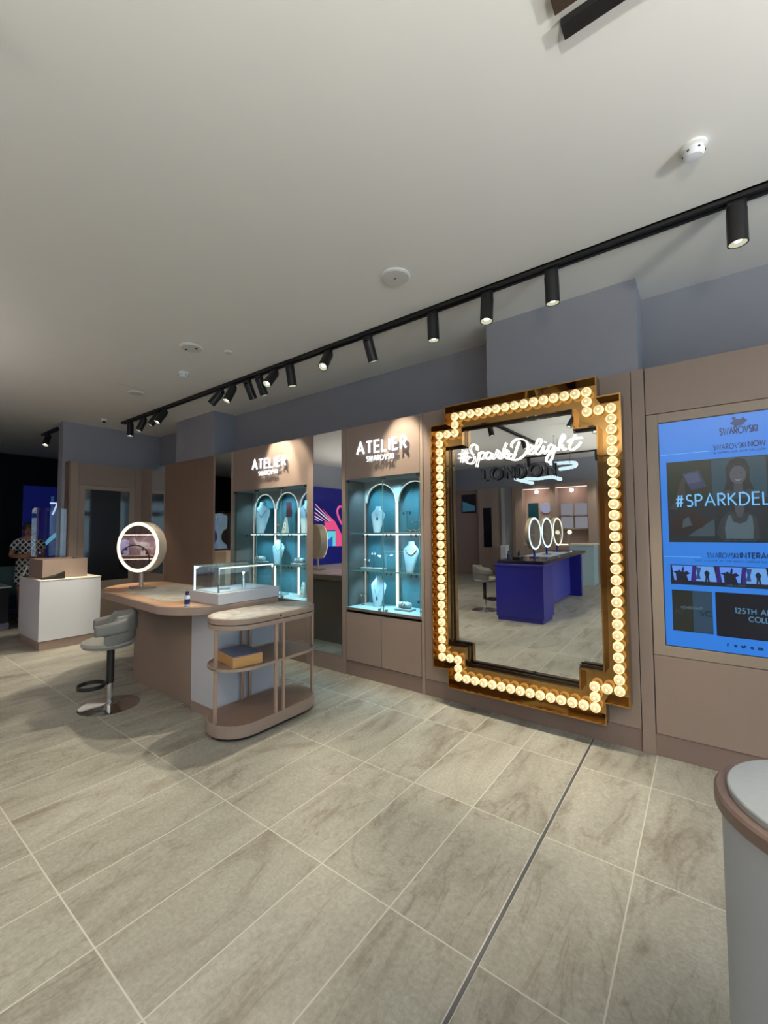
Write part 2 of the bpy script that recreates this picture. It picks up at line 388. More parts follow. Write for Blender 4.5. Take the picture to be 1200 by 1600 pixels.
def letters(txt, org, h, weight=.12, sp=.2, depth=.01, U=(1,0,0), V=(0,0,1), Nn=(0,-1,0), width=None, mb=None):
    """org = lower-left point on the face the letters stand on"""
    mb = mb or MB(); org = Vector(org); U = Vector(U); V = Vector(V); Nn = Vector(Nn)
    sx = h if width is None else width/text_width(txt, sp)
    x = 0
    for c in txt:
        if c == ' ': x += .34+sp; continue
        w, st = GL[c]
        for s in st:
            ribbon(mb, [((x+u)*sx, v*h) for u, v in s], weight*h, lambda u, v, k: tuple(org+U*u+V*v+Nn*(depth*k)))
        x += w+sp
    return mb

# ================================================================== STRUCTURE
WY = 3.733      # face of the panelled wall
RY = 4.18       # plaster wall behind it
CZ = 3.62
struct('floor', box((-14.2, -6.4, -.1), (4.6, 4.4, 0)), FLOOR)
struct('ceiling', box((-14.2, -6.4, CZ), (4.6, 4.4, CZ+.1)), CEIL)
struct('wall_back', box((-14.2, RY, 0), (4.6, RY+.2, CZ)), WALL)
struct('wall_pier_right', box((-1.6, 3.78, 2.872), (-.362, RY, CZ)), WALL)
struct('wall_pier_left', box((-7.45, 3.78, 2.872), (-6.264, RY, CZ)), WALL)
struct('wall_left', box((-9.12, 2.52, 0), (-8.9, RY, CZ)), WALL)
struct('wall_left_rear', box((-9.12, -6.4, 0), (-8.9, -.25, CZ)), WALL)
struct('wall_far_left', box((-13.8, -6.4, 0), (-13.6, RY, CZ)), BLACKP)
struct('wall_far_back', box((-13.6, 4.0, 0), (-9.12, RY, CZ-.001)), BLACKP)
struct('wall_front', box((-14.2, -6.4, 0), (4.6, -6.24, CZ)), WALL)
# far dark room divider on the street side
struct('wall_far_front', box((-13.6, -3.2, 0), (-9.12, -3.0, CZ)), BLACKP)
# shopfront on the right: sill, header, mullions and panes
wm = MB().box((4.4, -6.24, 3.25), (4.6, RY, CZ)).box((4.4, -6.24, 0), (4.6, RY, .25))
struct('wall_right', wm, WALL)
struct('wall_right_pier', box((4.4, 3.6, .25), (4.6, RY, 3.25)), WALL)
for i in range(4):
    y0 = -6.24+i*2.46
    w = struct('window_%d' % (i+1), box((4.44, y0, .25), (4.5, y0+.08, 3.25)).box((4.44, y0+2.38, .25), (4.5, y0+2.46, 3.25)).box((4.44, y0+.08, .25), (4.5, y0+2.38, .33)).box((4.44, y0+.08, 3.17), (4.5, y0+2.38, 3.25)), BLACK)
    box((4.465, y0+.08, .33), (4.475, y0+2.38, 3.17)).build('pane', GLASS, w)
# --- wall cladding of the long panelled wall (trim)
tn = [0]
def trim(a, b, m, bevel=.0025):
    tn[0] += 1
    return struct('trim_%d' % tn[0], box(a, b), m, bevel=bevel)
G = .004
struct('baseboard_back', box((-8.9, WY+.008, 0), (3.0, WY+.03, .158)), MAUVE_D)
# backing behind the seams
struct('trim_backing', MB().box((-8.9, WY+.03, 0), (-5.62, RY, 2.86)).box((-4.03, WY+.03, 0), (-3.365, RY, 2.86)).box((-2.294, WY+.03, 0), (4.4, RY, 2.86)).box((-5.62, WY+.03, 0), (-4.03, RY, .17)).box((-3.365, WY+.03, 0), (-2.294, RY, .17)), BLACK)
trim((-7.745, WY, .162), (-6.175, WY+.028, 2.872), WALNUT)
trim((-6.17, WY-.004, .0), (-6.12, WY+.028, 2.872), MAUVE_L)
trim((-5.69, WY-.004, .0), (-5.64, WY+.028, 2.872), MAUVE_L)
trim((-4.03, WY-.004, .0), (-3.915, WY+.028, 2.872), MAUVE)
trim((-3.425, WY-.004, .0), (-3.367, WY+.028, 2.872), MAUVE)
trim((-3.915, WY, .0), (-3.425, WY+.028, .19), MAUVE)
trim((-2.29, WY, .162), (-.413, WY+.028, 2.872), MAUVE)
trim((-2.33, WY-.004, .0), (-2.294, WY+.028, 2.872), MAUVE_L)
trim((-.409, WY-.006, .0), (-.326, WY+.028, 2.876), MAUVE)
trim((-8.66, WY, 0), (-8.25, WY+.028, 2.872), MAUVE)
trim((-8.25, WY, 0), (-7.75, WY+.028, .915), MAUVE)
trim((-7.765, WY-.004, .9), (-7.745, WY+.028, 2.872), MAUVE_L)
# right bay round the big screen
trim((-.32, WY, 2.514), (1.1, WY+.028, 2.872), MAUVE)
trim((-.32, WY, .162), (1.1, WY+.028, .728), MAUVE)
trim((-.32, WY, .732), (-.247, WY+.028, 2.51), MAUVE_L)
trim((-.247, WY, .732), (.68, WY+.028, .806), MAUVE_L)
trim((-.247, WY, 2.441), (.68, WY+.028, 2.51), MAUVE_L)
trim((.68, WY, .732), (1.1, WY+.028, 2.51), MAUVE_L)
trim((1.104, WY, .162), (4.4, WY+.028, 2.872), MAUVE)
# metal strip let into the floor
st = MB().box((-.752, -3, .0005), (-.738, WY, .003)); struct('trim_floor_strip', st, mat('dark_strip', (.10, .10, .11), .35, metal=.5))
struct('trim_floor_strip_edge', MB().box((-.757, -3, .0004), (-.752, WY, .0034)), mat('steel_strip', (.55, .55, .55), .4, metal=.6))
# --- left alcove wall cladding, facing the room
AX = -8.68
struct('trim_alcove_side', box((-8.9, 2.56, 0), (AX, 2.585, 2.9)), MAUVE_D)
struct('trim_alcove_post', box((-8.9, 2.585, 0), (AX, 2.70, 2.9)), MAUVE_L)
struct('trim_alcove_header', box((-8.9, 2.704, 2.505), (AX, 3.62, 2.89)), MAUVE)
struct('trim_alcove_frame', MB().box((-8.9, 2.704, .0), (AX, 2.80, 2.5)).box((-8.9, 3.53, 0), (AX, 3.62, 2.5)).box((-8.9, 2.80, .0), (AX, 3.53, .80)).box((-8.9, 2.80, 2.43), (AX, 3.53, 2.5)), MAUVE_L)
struct('trim_alcove_corner', box((-8.9, 3.624, 0), (AX, WY+.03, 2.89)), MAUVE)

# ================================================================== CEILING FITTINGS
def ceiling_disc(name, label, cat, x, y, r, parts='speaker'):
    t = thing(name, label, cat, (x, y, CZ))
    MB().lathe([(r, 0), (r, -.006), (r*.93, -.012), (r*.9, -.012)], (x, y, CZ), 36).build('rim', CEILW, t, smooth=True)
    MB().lathe([(r*.9, -.006), (r*.88, -.016), (r*.2, -.018)], (x, y, CZ), 36).build('grille' if parts == 'speaker' else 'cover', CEILG, t, smooth=True)
    return t
CEILW = mat('fitting_white', (.80, .80, .78), .5); CEILG = mat('fitting_grille', (.66, .65, .62), .7)
t = ceiling_disc('ceiling_speaker', 'large round white speaker grille set in the ceiling beside the black track', 'speaker', -1.84, 2.62, .115)
box((-1.85, 2.612, CZ-.022), (-1.83, 2.618, CZ-.017)).build('logo_mark', BLACK, t)
t = ceiling_disc('ceiling_access_disc', 'white ceiling disc with two small dark holes', 'ceiling fitting', -4.29, 2.32, .115, 'cover')
for hx, hy in ((-4.34, 2.29), (-4.24, 2.35)): MB().lathe([(.014, -.016), (.012, -.024)], (hx, hy, CZ), 10).build('hole', BLACK, t)
ceiling_disc('ceiling_speaker', 'flat round white ceiling speaker farthest from the shop window, left of the small smoke detector', 'speaker', -6.30, 2.62, .10)
ceiling_disc('sprinkler_cover', 'tiny white round sprinkler cover in the ceiling', 'ceiling fitting', -4.08, 2.63, .045, 'cover')
def smoke(label, x, y, s):
    t = thing('smoke_detector', label, 'smoke detector', (x, y, CZ))
    MB().lathe([(.058*s, 0), (.058*s, -.012*s), (.05*s, -.018*s)], (x, y, CZ), 28).build('base', CEILW, t, smooth=True)
    MB().lathe([(.038*s, -.012*s), (.046*s, -.03*s), (.046*s, -.045*s), (.036*s, -.058*s), (.012*s, -.062*s)], (x, y, CZ), 28).build('sensor_head', WHITEP, t, smooth=True)
    for k in range(6):
        a = k*PI/3; c = (x+.044*s*math.cos(a), y+.044*s*math.sin(a), CZ-.037*s)
        MB().ball(c, .007*s, 6, 4).build('slot', BLACK, t)
    return t
WHITEP = mat('white_plastic', (.82, .84, .88), .35)
smoke('white smoke detector at the upper right, beyond the big black spotlight', .025, 2.645, 1.0)
smoke('small white smoke detector between the two far ceiling discs', -5.05, 2.64, 1.05)
t = thing('dome_camera', 'tiny white dome camera on the ceiling near the far blue-grey wall', 'camera', (-8.2, 2.9, CZ))
MB().lathe([(.045, 0), (.045, -.03), (.03, -.04)], (-8.2, 2.9, CZ), 18).build('housing', WHITEP, t, smooth=True)
MB().ball((-8.2, 2.9, CZ-.045), .027, 12, 8).build('lens_dome', BLACK, t, smooth=True)
# seams of an access hatch
struct('trim_hatch_seam', MB().box((-6.1, 2.30, CZ-.0015), (-5.35, 2.304, CZ)).box((-6.1, 2.30, CZ-.0015), (-6.096, 2.62, CZ)), CEILG)

def track(name, label, a, b, w=.075, d=.035):
    """surface-mounted power track from a to b along X or Y; two black lips with a slot between"""
    (x0, y0), (x1, y1) = a, b
    t = thing(name, label, 'light track', ((x0+x1)/2, (y0+y1)/2, CZ))
    m = MB()
    if abs(x1-x0) > abs(y1-y0):
        m.box((x0, y0-w/2, CZ-d), (x1, y0-w/2+.026, CZ)).box((x0, y0+w/2-.026, CZ-d), (x1, y0+w/2, CZ)).box((x0, y0-w/2, CZ-.012), (x1, y0+w/2, CZ))
    else:
        m.box((x0-w/2, y0, CZ-d), (x0-w/2+.026, y1, CZ)).box((x0+w/2-.026, y0, CZ-d), (x0+w/2, y1, CZ)).box((x0-w/2, y0, CZ-.012), (x0+w/2, y1, CZ))
    m.build('rail', BLACK, t)
    return t
def head(x, y, aim, label, power=1.0, size=50, group='spotlights on the long ceiling track', r=.051, L=.20):
    """cylindrical spotlight: adapter, swivel joint, body with reflector and lens, and its own light"""
    t = thing('track_spotlight', label, 'spotlight', (x, y, CZ-.035), group)
    d = Vector(aim).normalized(); zc = CZ-.035
    box((x-.045, y-.02, zc-.03), (x+.045, y+.02, zc+.0)).build('adapter', BLACK, t, bevel=.003)
    MB().lathe([(r*.96, -.03), (r*.96, -.065)], (x, y, zc), 24).build('swivel', BLACK, t, smooth=True)
    o = Vector((x, y, zc-.055)); q = (-d).to_track_quat('Z', 'Y').to_matrix().to_4x4()   # local -Z = aim
    M = Matrix.Translation(o) @ q
    body = MB().lathe([(r*.3, .0), (r, -.004), (r, -L), (r*.90, -L), (r*.86, -L+.03), (r*.3, -L+.032)], (0,0,0), 28, cap=False).xform(M).build('lamp_body', BLACK, t, smooth=True)
    MB().lathe([(r*.86, -L+.003), (r*.42, -L+.026)], (0,0,0), 24, cap=False).xform(M).build('reflector', LENS_D, t, smooth=True)
    MB().lathe([(r*.44, -L+.026), (r*.30, -L+.014), (r*.05, -L+.010)], (0,0,0), 20).xform(M).build('lens', LENS, t, smooth=True)
    ld = bpy.data.lights.new('spot_beam', 'SPOT'); ld.energy = SPOT_W*power; ld.color = WARM; ld.spot_size = math.radians(size); ld.spot_blend = .55; ld.shadow_soft_size = .03
    lo = bpy.data.objects.new('spot_beam', ld); COL.objects.link(lo); lo.parent = t; lo.matrix_parent_inverse = Matrix.Translation(t.location).inverted()
    lo.matrix_world = Matrix.Translation(o+d*(L+.02)) @ q
    lo.location = o+d*(L+.02)
    return t
TY = 3.20
track('ceiling_track', 'long black light track running the length of the panelled wall', (-8.2, TY), (4.3, TY))
heads = [
 (.22, (0, .02, -1), 'largest black spotlight, nearest the upper right corner', 1.0),
 (-.837, (0, .10, -1), 'black spotlight hanging in front of the blue-grey pier above the bulb mirror', 1.0),
 (-1.34, (0, -.12, -1), 'black spotlight at the left edge of the blue-grey pier, its lens glowing brightest', 2.2),
 (-1.849, (0, .06, -1), 'black spotlight first to the left of the blue-grey pier', 1.6),
 (-2.585, (.05, .40, -1), 'straight black spotlight above the right jewellery cabinet', 1.5),
 (-3.128, (.12, -.62, -1), 'black spotlight tilted to the room, alone above the tall mirror strip', 2.5),
 (-3.742, (.0, .20, -1), 'upright black spotlight at the right end of the crowded middle cluster', 1.0),
 (-4.016, (.05, -.75, -1), 'tilted black spotlight second from the right end of the middle cluster', 2.0),
 (-4.309, (.05, .40, -1), 'black spotlight leaning to the wall, third in the middle cluster from the right', .8),
 (-4.543, (-.02, .52, -1), 'black spotlight leaning to the wall, third in the middle cluster from its left end', 1.5),
 (-4.861, (-.1, -.45, -1), 'tilted black spotlight second from the left end of the middle cluster', .8),
 (-5.14, (-.6, -.55, -1), 'steeply tilted black spotlight at the left end of the middle cluster', 2.6),
 (-6.69, (-.1, -.62, -1), 'black spotlight at the right end of the farthest group of four', 2.0),
 (-6.903, (-.35, -.55, -1), 'black spotlight second from the right in the farthest group of four', 1.8),
 (-7.39, (-.2, -.35, -1), 'black spotlight second from the track\'s far end', .9),
 (-7.898, (.05, -.03, -1), 'black spotlight at the very far end of the track', .8)]
for x, a, lab, p in heads: head(x, TY, a, lab, p)
# short double track over the camera's right
t = thing('ceiling_track', 'short black and brown ceiling track cut off by the top edge of the picture', 'light track', (1.2, 1.65, CZ))
box((-.375, 1.655, CZ-.03), (2.9, 1.715, CZ)).build('rail', BLACK, t)
box((-.385, 1.52, CZ-.025), (2.9, 1.612, CZ)).build('rail_cover', mat('brown_rail', (.05, .03, .018), .5), t)
head(-.2+1.0, 1.68, (0, -.3, -1), 'black spotlight out of sight on the short track near the window', 1.0, group='spotlights seen only in the mirror')
# tracks behind the camera, seen in the mirrors
track('ceiling_track', 'black light track over the blue counter, running away in the mirror', (-3.12, .15), (-3.12, -3.2))
track('ceiling_track', 'black light track across the rear of the shop, seen in the mirror', (-4.7, -5.0), (3.5, -5.0))
for x, y, a, lab in [(-3.12, -.1, (.2, 0, -1), 'mirrored black spotlight nearest on the track over the blue counter'),
                (-3.12, -1.9, (.3, 0, -1), 'mirrored black spotlight halfway along the track over the blue counter'),
                (-1.72, -.45, (-.5, .3, -1), 'mirrored black spotlight cut by the upper right corner of the mirror glass'),
                (-1.58, -1.25, (.3, .5, -1), 'mirrored black spotlight beside the mirror glass\'s right edge'),
                (-4.0, -5.0, (0, -.5, -1), 'mirrored spotlight at the left on the rear track'),
                (-2.2, -5.0, (0, -.4, -1), 'mirrored spotlight at the middle of the rear track'),
                (-.2, -5.0, (0, -.1, -1), 'mirrored spotlight at the right on the rear track'),
                (-5.6, -2.4, (0, .1, -1), 'mirrored spotlight over the open floor left of the blue counter')]:
    head(x, y, a, lab, .75, 66, group='spotlights behind the camera')
# far room track stub
track('ceiling_track', 'short black track stub in the dark room at the far left', (-10.4, 2.62), (-9.5, 2.62))
head(-10.1, 2.62, (.3, -.3, -1), 'small lit spotlight on the track stub in the dark room', .03, 50, group='spotlights in the dark room')

# ================================================================== MIRROR WITH BULBS
def cross_poly(cx, cz, ax, az, bx, bz):
    """stepped-corner outline: arms (|x|<ax,|z|<az) united with (|x|<bx,|z|<bz), bx<ax, bz>az"""
    q = [(bx, bz), (bx, az), (ax, az)]
    pts = [(x, z) for x, z in q] + [(x, -z) for x, z in reversed(q)] + [(-x, -z) for x, z in q] + [(-x, z) for x, z in reversed(q)]
    return [(cx+x, cz+z) for x, z in pts]
MCX, MCZ = -1.295, 1.515
big = thing('marquee_mirror', 'large stepped-corner gold wall mirror ringed with glowing bulbs', 'mirror', (MCX, WY, .18))
def ring_prism(outer, inner, y0, y1):
    n = len(outer); mb = MB()
    vs = [(x, y0, z) for x, z in outer]+[(x, y0, z) for x, z in inner]+[(x, y1, z) for x, z in outer]+[(x, y1, z) for x, z in inner]
    fs = []
    for i in range(n):
        j = (i+1) % n
        fs += [(i, j, n+j, n+i), (2*n+i, 3*n+i, 3*n+j, 2*n+j), (i, 2*n+i, 2*n+j, j), (n+i, n+j, 3*n+j, 3*n+i)]
    return mb.add(vs, fs)
RIMY = 3.60; FY = 3.700; th = .010
o1 = cross_poly(MCX, MCZ, .83, 1.172, .668, 1.335); o2 = cross_poly(MCX, MCZ, .83-th, 1.172-th, .668-th, 1.335-th)
i1 = cross_poly(MCX, MCZ, .657, .94, .485, 1.105); i2 = cross_poly(MCX, MCZ, .657+th, .94+th, .485+th, 1.105+th)
ring_prism(o1, o2, RIMY, WY-.001).build('outer_rim', GOLD, big)
ring_prism(i2, i1, RIMY, FY+.012).build('inner_rim', GOLD, big)
ring_prism(o2, i2, FY, FY+.012).build('frame_face', GOLD, big)
T = math.radians(.55)
gl = MB().prism_y(cross_poly(0, 0, .657, .94, .485, 1.105), 0, .006)
gl.xform(Matrix.Translation((MCX, 3.700, MCZ)) @ Matrix.Rotation(T, 4, 'X'))
gl.build('mirror_glass', MIRROR, big)
# the stepped glass bead just inside the inner rim
ring_prism(i1, cross_poly(MCX, MCZ, .657-.012, .94-.012, .485-.012, 1.105-.012), 3.672, 3.684).build('bead', mat('bronze_bead', (.20, .17, .14), .15, metal=1), big)
bulbs = []
def line(a, b, n, ends=(True, True)):
    for i in range(n+1):
        if i == 0 and not ends[0]: continue
        if i == n and not ends[1]: continue
        bulbs.append((a[0]+(b[0]-a[0])*i/n, a[1]+(b[1]-a[1])*i/n))
for s in (1, -1):
    line((s*.755, -1.075), (s*.755, 1.075), 26)
    line((-.585, s*1.235), (.585, s*1.235), 14)
    for q in (1, -1):
        bulbs += [(q*.585, s*1.155), (q*.585, s*1.075), (q*.67, s*1.075)]
bl = MB().ball((0, 0, 0), .038, 18, 12)
b0 = None
for k, (u, w) in enumerate(bulbs):
    p = Vector((MCX+u, 3.648, MCZ+w))
    if b0 is None:
        b0 = bl.build('bulb', BULB, big, smooth=True, loc=tuple(p-big.location))
        s0 = MB().lathe([(.019, .030), (.021, .036), (.021, .050)], (0,0,0), 14, axis='y').build('socket', GOLD_RIM, b0, smooth=True, loc=(0, 0, 0))
    else:
        b = b0.copy(); COL.objects.link(b); b.parent = big; b.location = p-big.location
        s = s0.copy(); COL.objects.link(s); s.parent = b
# neon script and LONDON letters standing off the glass
NEON_STROKES = [[(-1.801, 2.422), (-1.822, 2.3)], [(-1.763, 2.42), (-1.786, 2.296)], [(-1.846, 2.379), (-1.752, 2.388)], [(-1.85, 2.341), (-1.74, 2.351)], [(-1.662, 2.4), (-1.659, 2.433), (-1.677, 2.454), (-1.707, 2.451), (-1.725, 2.426), (-1.719, 2.39), (-1.695, 2.357), (-1.684, 2.325), (-1.694, 2.297), (-1.721, 2.28), (-1.756, 2.288), (-1.768, 2.312), (-1.753, 2.336), (-1.72, 2.34)], [(-1.636, 2.375), (-1.648, 2.317), (-1.667, 2.243)], [(-1.642, 2.346), (-1.618, 2.373), (-1.592, 2.372), (-1.582, 2.349), (-1.603, 2.317), (-1.64, 2.311)], [(-1.52, 2.356), (-1.55, 2.367), (-1.574, 2.348), (-1.572, 2.316), (-1.549, 2.303), (-1.526, 2.328), (-1.512, 2.355), (-1.521, 2.322), (-1.508, 2.301), (-1.488, 2.319), (-1.467, 2.365), (-1.459, 2.376), (-1.442, 2.352), (-1.454, 2.324), (-1.453, 2.3), (-1.433, 2.296)], [(-1.375, 2.431), (-1.402, 2.376), (-1.425, 2.297)], [(-1.42, 2.321), (-1.385, 2.36), (-1.361, 2.359), (-1.369, 2.336), (-1.403, 2.326), (-1.389, 2.303), (-1.374, 2.287), (-1.355, 2.299)], [(-1.329, 2.382), (-1.332, 2.413), (-1.297, 2.446), (-1.248, 2.448), (-1.203, 2.424), (-1.188, 2.377), (-1.205, 2.324), (-1.248, 2.284), (-1.304, 2.269), (-1.35, 2.283), (-1.364, 2.309), (-1.337, 2.328), (-1.318, 2.313)], [(-1.26, 2.428), (-1.286, 2.371), (-1.309, 2.306), (-1.328, 2.284)], [(-1.196, 2.326), (-1.166, 2.338), (-1.145, 2.365), (-1.159, 2.384), (-1.183, 2.37), (-1.195, 2.335), (-1.182, 2.31), (-1.152, 2.309), (-1.122, 2.333), (-1.087, 2.376), (-1.07, 2.412), (-1.082, 2.427), (-1.105, 2.414), (-1.12, 2.368), (-1.124, 2.318), (-1.109, 2.298), (-1.079, 2.313), (-1.052, 2.362), (-1.063, 2.317), (-1.052, 2.3), (-1.027, 2.321)], [(-1.045, 2.398), (-1.04, 2.391)], [(-0.968, 2.352), (-0.996, 2.365), (-1.02, 2.341), (-1.016, 2.309), (-0.994, 2.312), (-0.964, 2.351), (-0.977, 2.292), (-0.995, 2.241), (-1.019, 2.222), (-1.038, 2.234), (-1.028, 2.268), (-0.995, 2.3), (-0.944, 2.323), (-0.91, 2.379), (-0.886, 2.418), (-0.895, 2.437), (-0.915, 2.405), (-0.93, 2.35), (-0.94, 2.31)], [(-0.939, 2.319), (-0.916, 2.348), (-0.9, 2.349), (-0.905, 2.323), (-0.895, 2.308), (-0.873, 2.321)], [(-0.801, 2.422), (-0.83, 2.376), (-0.851, 2.331), (-0.846, 2.306), (-0.819, 2.306), (-0.784, 2.331), (-0.761, 2.359)], [(-0.866, 2.369), (-0.824, 2.392), (-0.751, 2.391)]]
def smooth_path(pts, sub=5):
    if len(pts) < 3: return pts
    P = [Vector(p) for p in pts]; out = []
    for i in range(len(P)-1):
        p0 = P[max(i-1, 0)]; p1 = P[i]; p2 = P[i+1]; p3 = P[min(i+2, len(P)-1)]
        for k in range(sub):
            t = k/sub
            out.append(.5*((2*p1)+(-p0+p2)*t+(2*p0-5*p1+4*p2-p3)*t*t+(-p0+3*p1-3*p2+p3)*t**3))
    out.append(P[-1]); return out
neon = thing('neon_sign', 'white neon script reading #SparkDelight across the bulb mirror', 'neon sign', (-1.3, 3.645, 2.38))
m = MB()
for s in NEON_STROKES:
    m.tube([(x*1.0074, 3.672, 1.65+(z-1.65)*1.0074) for x, z in smooth_path([Vector(q) for q in s])], .0052, 8)
m.build('neon_tube', NEON, neon, smooth=True)
m = MB()
for x, z in ((-1.70, 2.36), (-1.45, 2.39), (-1.20, 2.44), (-.98, 2.44), (-.78, 2.50)): m.tube([(x, 3.674, z), (x, 3.698-.0096*(z-1.515), z)], .004, 6)
m.build('standoff', BRONZE, neon)
lon = letters('LONDON', (-1.612, 3.668, 2.115), .102, .16, .42, .014, width=.634).build('london_lettering', mat('black_letter', (.012, .012, .02), .3), None)
tag(lon, 'dark capital letters reading LONDON on the bulb mirror under the neon script', 'lettering')

# ================================================================== TALL MIRROR STRIPS
for x0, x1, z0, lab in ((-3.91, -3.43, .193, 'tall narrow frameless mirror strip between the two lit jewellery cabinets'),
                    (-6.118, -5.692, .193, 'tall narrow mirror strip between the left cabinet and the plain brown panel'),
                    (-8.245, -7.768, .915, 'narrow mirror in the far corner beside the plain brown panel')):
    mm = box((x0, WY-.002, z0), (x1, WY+.026, 2.87)).build('wall_mirror', MIRROR, None); tag(mm, lab, 'mirror')

# ================================================================== DISPLAY CABINETS
def arch_open(xc, w, zt, z0, n=16):
    r = w/2
    return [(xc-r, z0)] + [(xc-r*math.cos(PI*i/n), zt-r+r*math.sin(PI*i/n)) for i in range(n+1)] + [(xc+r, z0)]
def cabinet(x0, x1, hx0, hx1, cols, label, doors):
    """recessed lit cabinet in the panelled wall"""
    t = thing('display_cabinet', label, 'display cabinet', ((hx0+hx1)/2, WY, .162))
    zb, zt = .776, 2.255; D = 4.12
    box((hx0, WY, zt+.004), (hx1, WY+.028, 2.872)).build('header_panel', MAUVE, t, bevel=.002)
    # carcass
    c = MB().box((hx0, WY+.03, zb-.03), (x0, D+.03, zt+.03)).box((x1, WY+.03, zb-.03), (hx1, D+.03, zt+.03))
    c.build('side_panel', NICHE, t)
    box((x0, WY+.03, zt), (x1, D+.03, zt+.03)).build('top_panel', ARCHB, t)
    box((hx0, WY, zb-.03), (hx1, D, zb)).build('base_shelf', PALEW, t)
    box((x0, D, zb), (x1, D+.02, zt)).build('back_panel', TEAL, t)
    # arch board with openings
    aw = cols[1]-cols[0]; r = (aw-.055)/2; ztop = 2.212; zs = ztop-r
    m = MB()
    n = 16
    for i in range(len(cols)-1):
        xc = (cols[i]+cols[i+1])/2
        a0, a1 = max(cols[i], x0), min(cols[i+1], x1)
        prev = None
        for k in range(n+1):
            a = PI*k/n; x = xc-r*math.cos(a); z = zs+r*math.sin(a)
            if prev:
                px, pz = prev
                if x > x0 and px < x1:
                    qx = max(px, x0); rx = min(x, x1)
                    m.add([(qx, 4.05, pz), (rx, 4.05, z), (rx, 4.05, zt), (qx, 4.05, zt), (qx, 4.07, pz), (rx, 4.07, z), (rx, 4.07, zt), (qx, 4.07, zt)],
                          [(0,1,2,3), (7,6,5,4), (0,4,5,1), (3,2,6,7)])
            prev = (x, z)
    for cx in cols:
        if x0 < cx < x1: m.box((cx-.0275, 4.05, zs), (cx+.0275, 4.07, zt))
    m.build('arch_board', ARCHB, t)
    # light strips: columns between arches and a thin line round each arch
    for cx in cols:
        if x0-.02 <= cx <= x1+.02:
            hw = .008 if cx == cols[0] else .017; a = max(cx-hw, x0); b = min(cx+hw, x1)
            box((a, 4.040, zb+.004), (b, 4.048, zs)).build('light_strip', LED_DIM if cx == cols[0] else LED_W, t)
    for i in range(len(cols)-1):
        xc = (cols[i]+cols[i+1])/2
        pts = [(xc-(r+.006)*math.cos(PI*k/20), 4.045, zs+(r+.006)*math.sin(PI*k/20)) for k in range(21)]
        pts = [p for p in pts if x0+.01 < p[0] < x1-.01]
        if len(pts) > 2: MB().tube(pts, .005, 6).build('arch_light', LED_ARC, t)
    # glass shelves with little spotlights below
    for z in (1.635, 1.205):
        s = box((x0+.004, 3.80, z-.016), (x1-.004, 4.035, z)).build('shelf', SHELFG, t)
        box((x0+.004, 3.796, z-.016), (x1-.004, 3.80, z)).build('shelf_edge', GLASS_E, s)
        box((x0+.02, 4.0, z-.028), (x1-.02, 4.012, z-.018)).build('shelf_light', LED_C, s)
        nn = int((x1-x0)/.26)
        for k in range(nn):
            for q in (-.03, .03):
                cx = x0+(k+.5)*(x1-x0)/nn+q
                MB().lathe([(.009, -.02), (.011, -.05)], (cx, 3.86, z), 10).build('shelf_spot', BLACK, t)
    # doors of clear glass, hinges and locks
    dx = [x0]+doors+[x1]
    for i in range(len(dx)-1):
        d = box((dx[i]+.003, WY-.012, zb-.004), (dx[i+1]-.003, WY-.006, zt)).build('glass_door', GLASS, t)
        e = MB().box((dx[i]+.003, WY-.0125, zb-.004), (dx[i]+.006, WY-.0055, zt)).box((dx[i+1]-.006, WY-.0125, zb-.004), (dx[i+1]-.003, WY-.0055, zt))
        e.build('door_edge', GLASS_E, d)
    for x in doors:
        for q in (-.045, .045):
            MB().lathe([(.013, -.03), (.016, -.028), (.016, -.012), (.010, .0)], (x+q, WY, zb+.02), 14, axis='y').build('lock', CHROME, t, smooth=True)
        box((x-.03, WY-.014, zt-.03), (x+.03, WY-.002, zt-.004)).build('hinge', BLACK, t)
    for x, q in ((x0, 1), (x1, -1)):
        box((x, WY-.014, zt-.03), (x+q*.035, WY-.002, zt-.004)).build('hinge', BLACK, t)
    # ledge and lower doors
    box((hx0, WY-.002, .745), (hx1, WY+.02, .772)).build('ledge', MAUVE_D, t)
    mid = (hx0+hx1)/2
    for a, b in ((hx0, mid), (mid, hx1)):
        box((a+.003, WY, .166), (b-.003, WY+.024, .716)).build('cupboard_door', MAUVE, t, bevel=.002)
    # interior lighting of the case
    for x in [x0+(x1-x0)*(k+.5)/3 for k in range(3)]:
        for z, e in ((zt-.02, 3.6), (1.60, 2.2), (1.17, 2.0)):
            ld = bpy.data.lights.new('case_light', 'SPOT'); ld.energy = e*4.5; ld.color = (.36, .76, 1.0); ld.spot_size = 2.1; ld.spot_blend = .8; ld.shadow_soft_size = .02
            lo = bpy.data.objects.new('case_light', ld); COL.objects.link(lo); lo.parent = t
            lo.location = (x-t.location.x, 3.87-t.location.y, z-t.location.z)
            lo.rotation_euler = (.30, 0, 0)
    return t
PALEW = mat('case_base', (.50, .58, .60), .4)
cabinet(-3.337, -2.334, -3.364, -2.334, [-3.326, -2.848, -2.37], 'lit glass jewellery cabinet beside the bulb mirror, under the right ATELIER sign', [-2.81])
cabinet(-5.585, -4.035, -5.637, -4.033, [-5.55, -5.04, -4.53, -4.02], 'lit glass jewellery cabinet behind the desk, under the left ATELIER sign', [-5.05, -4.52])
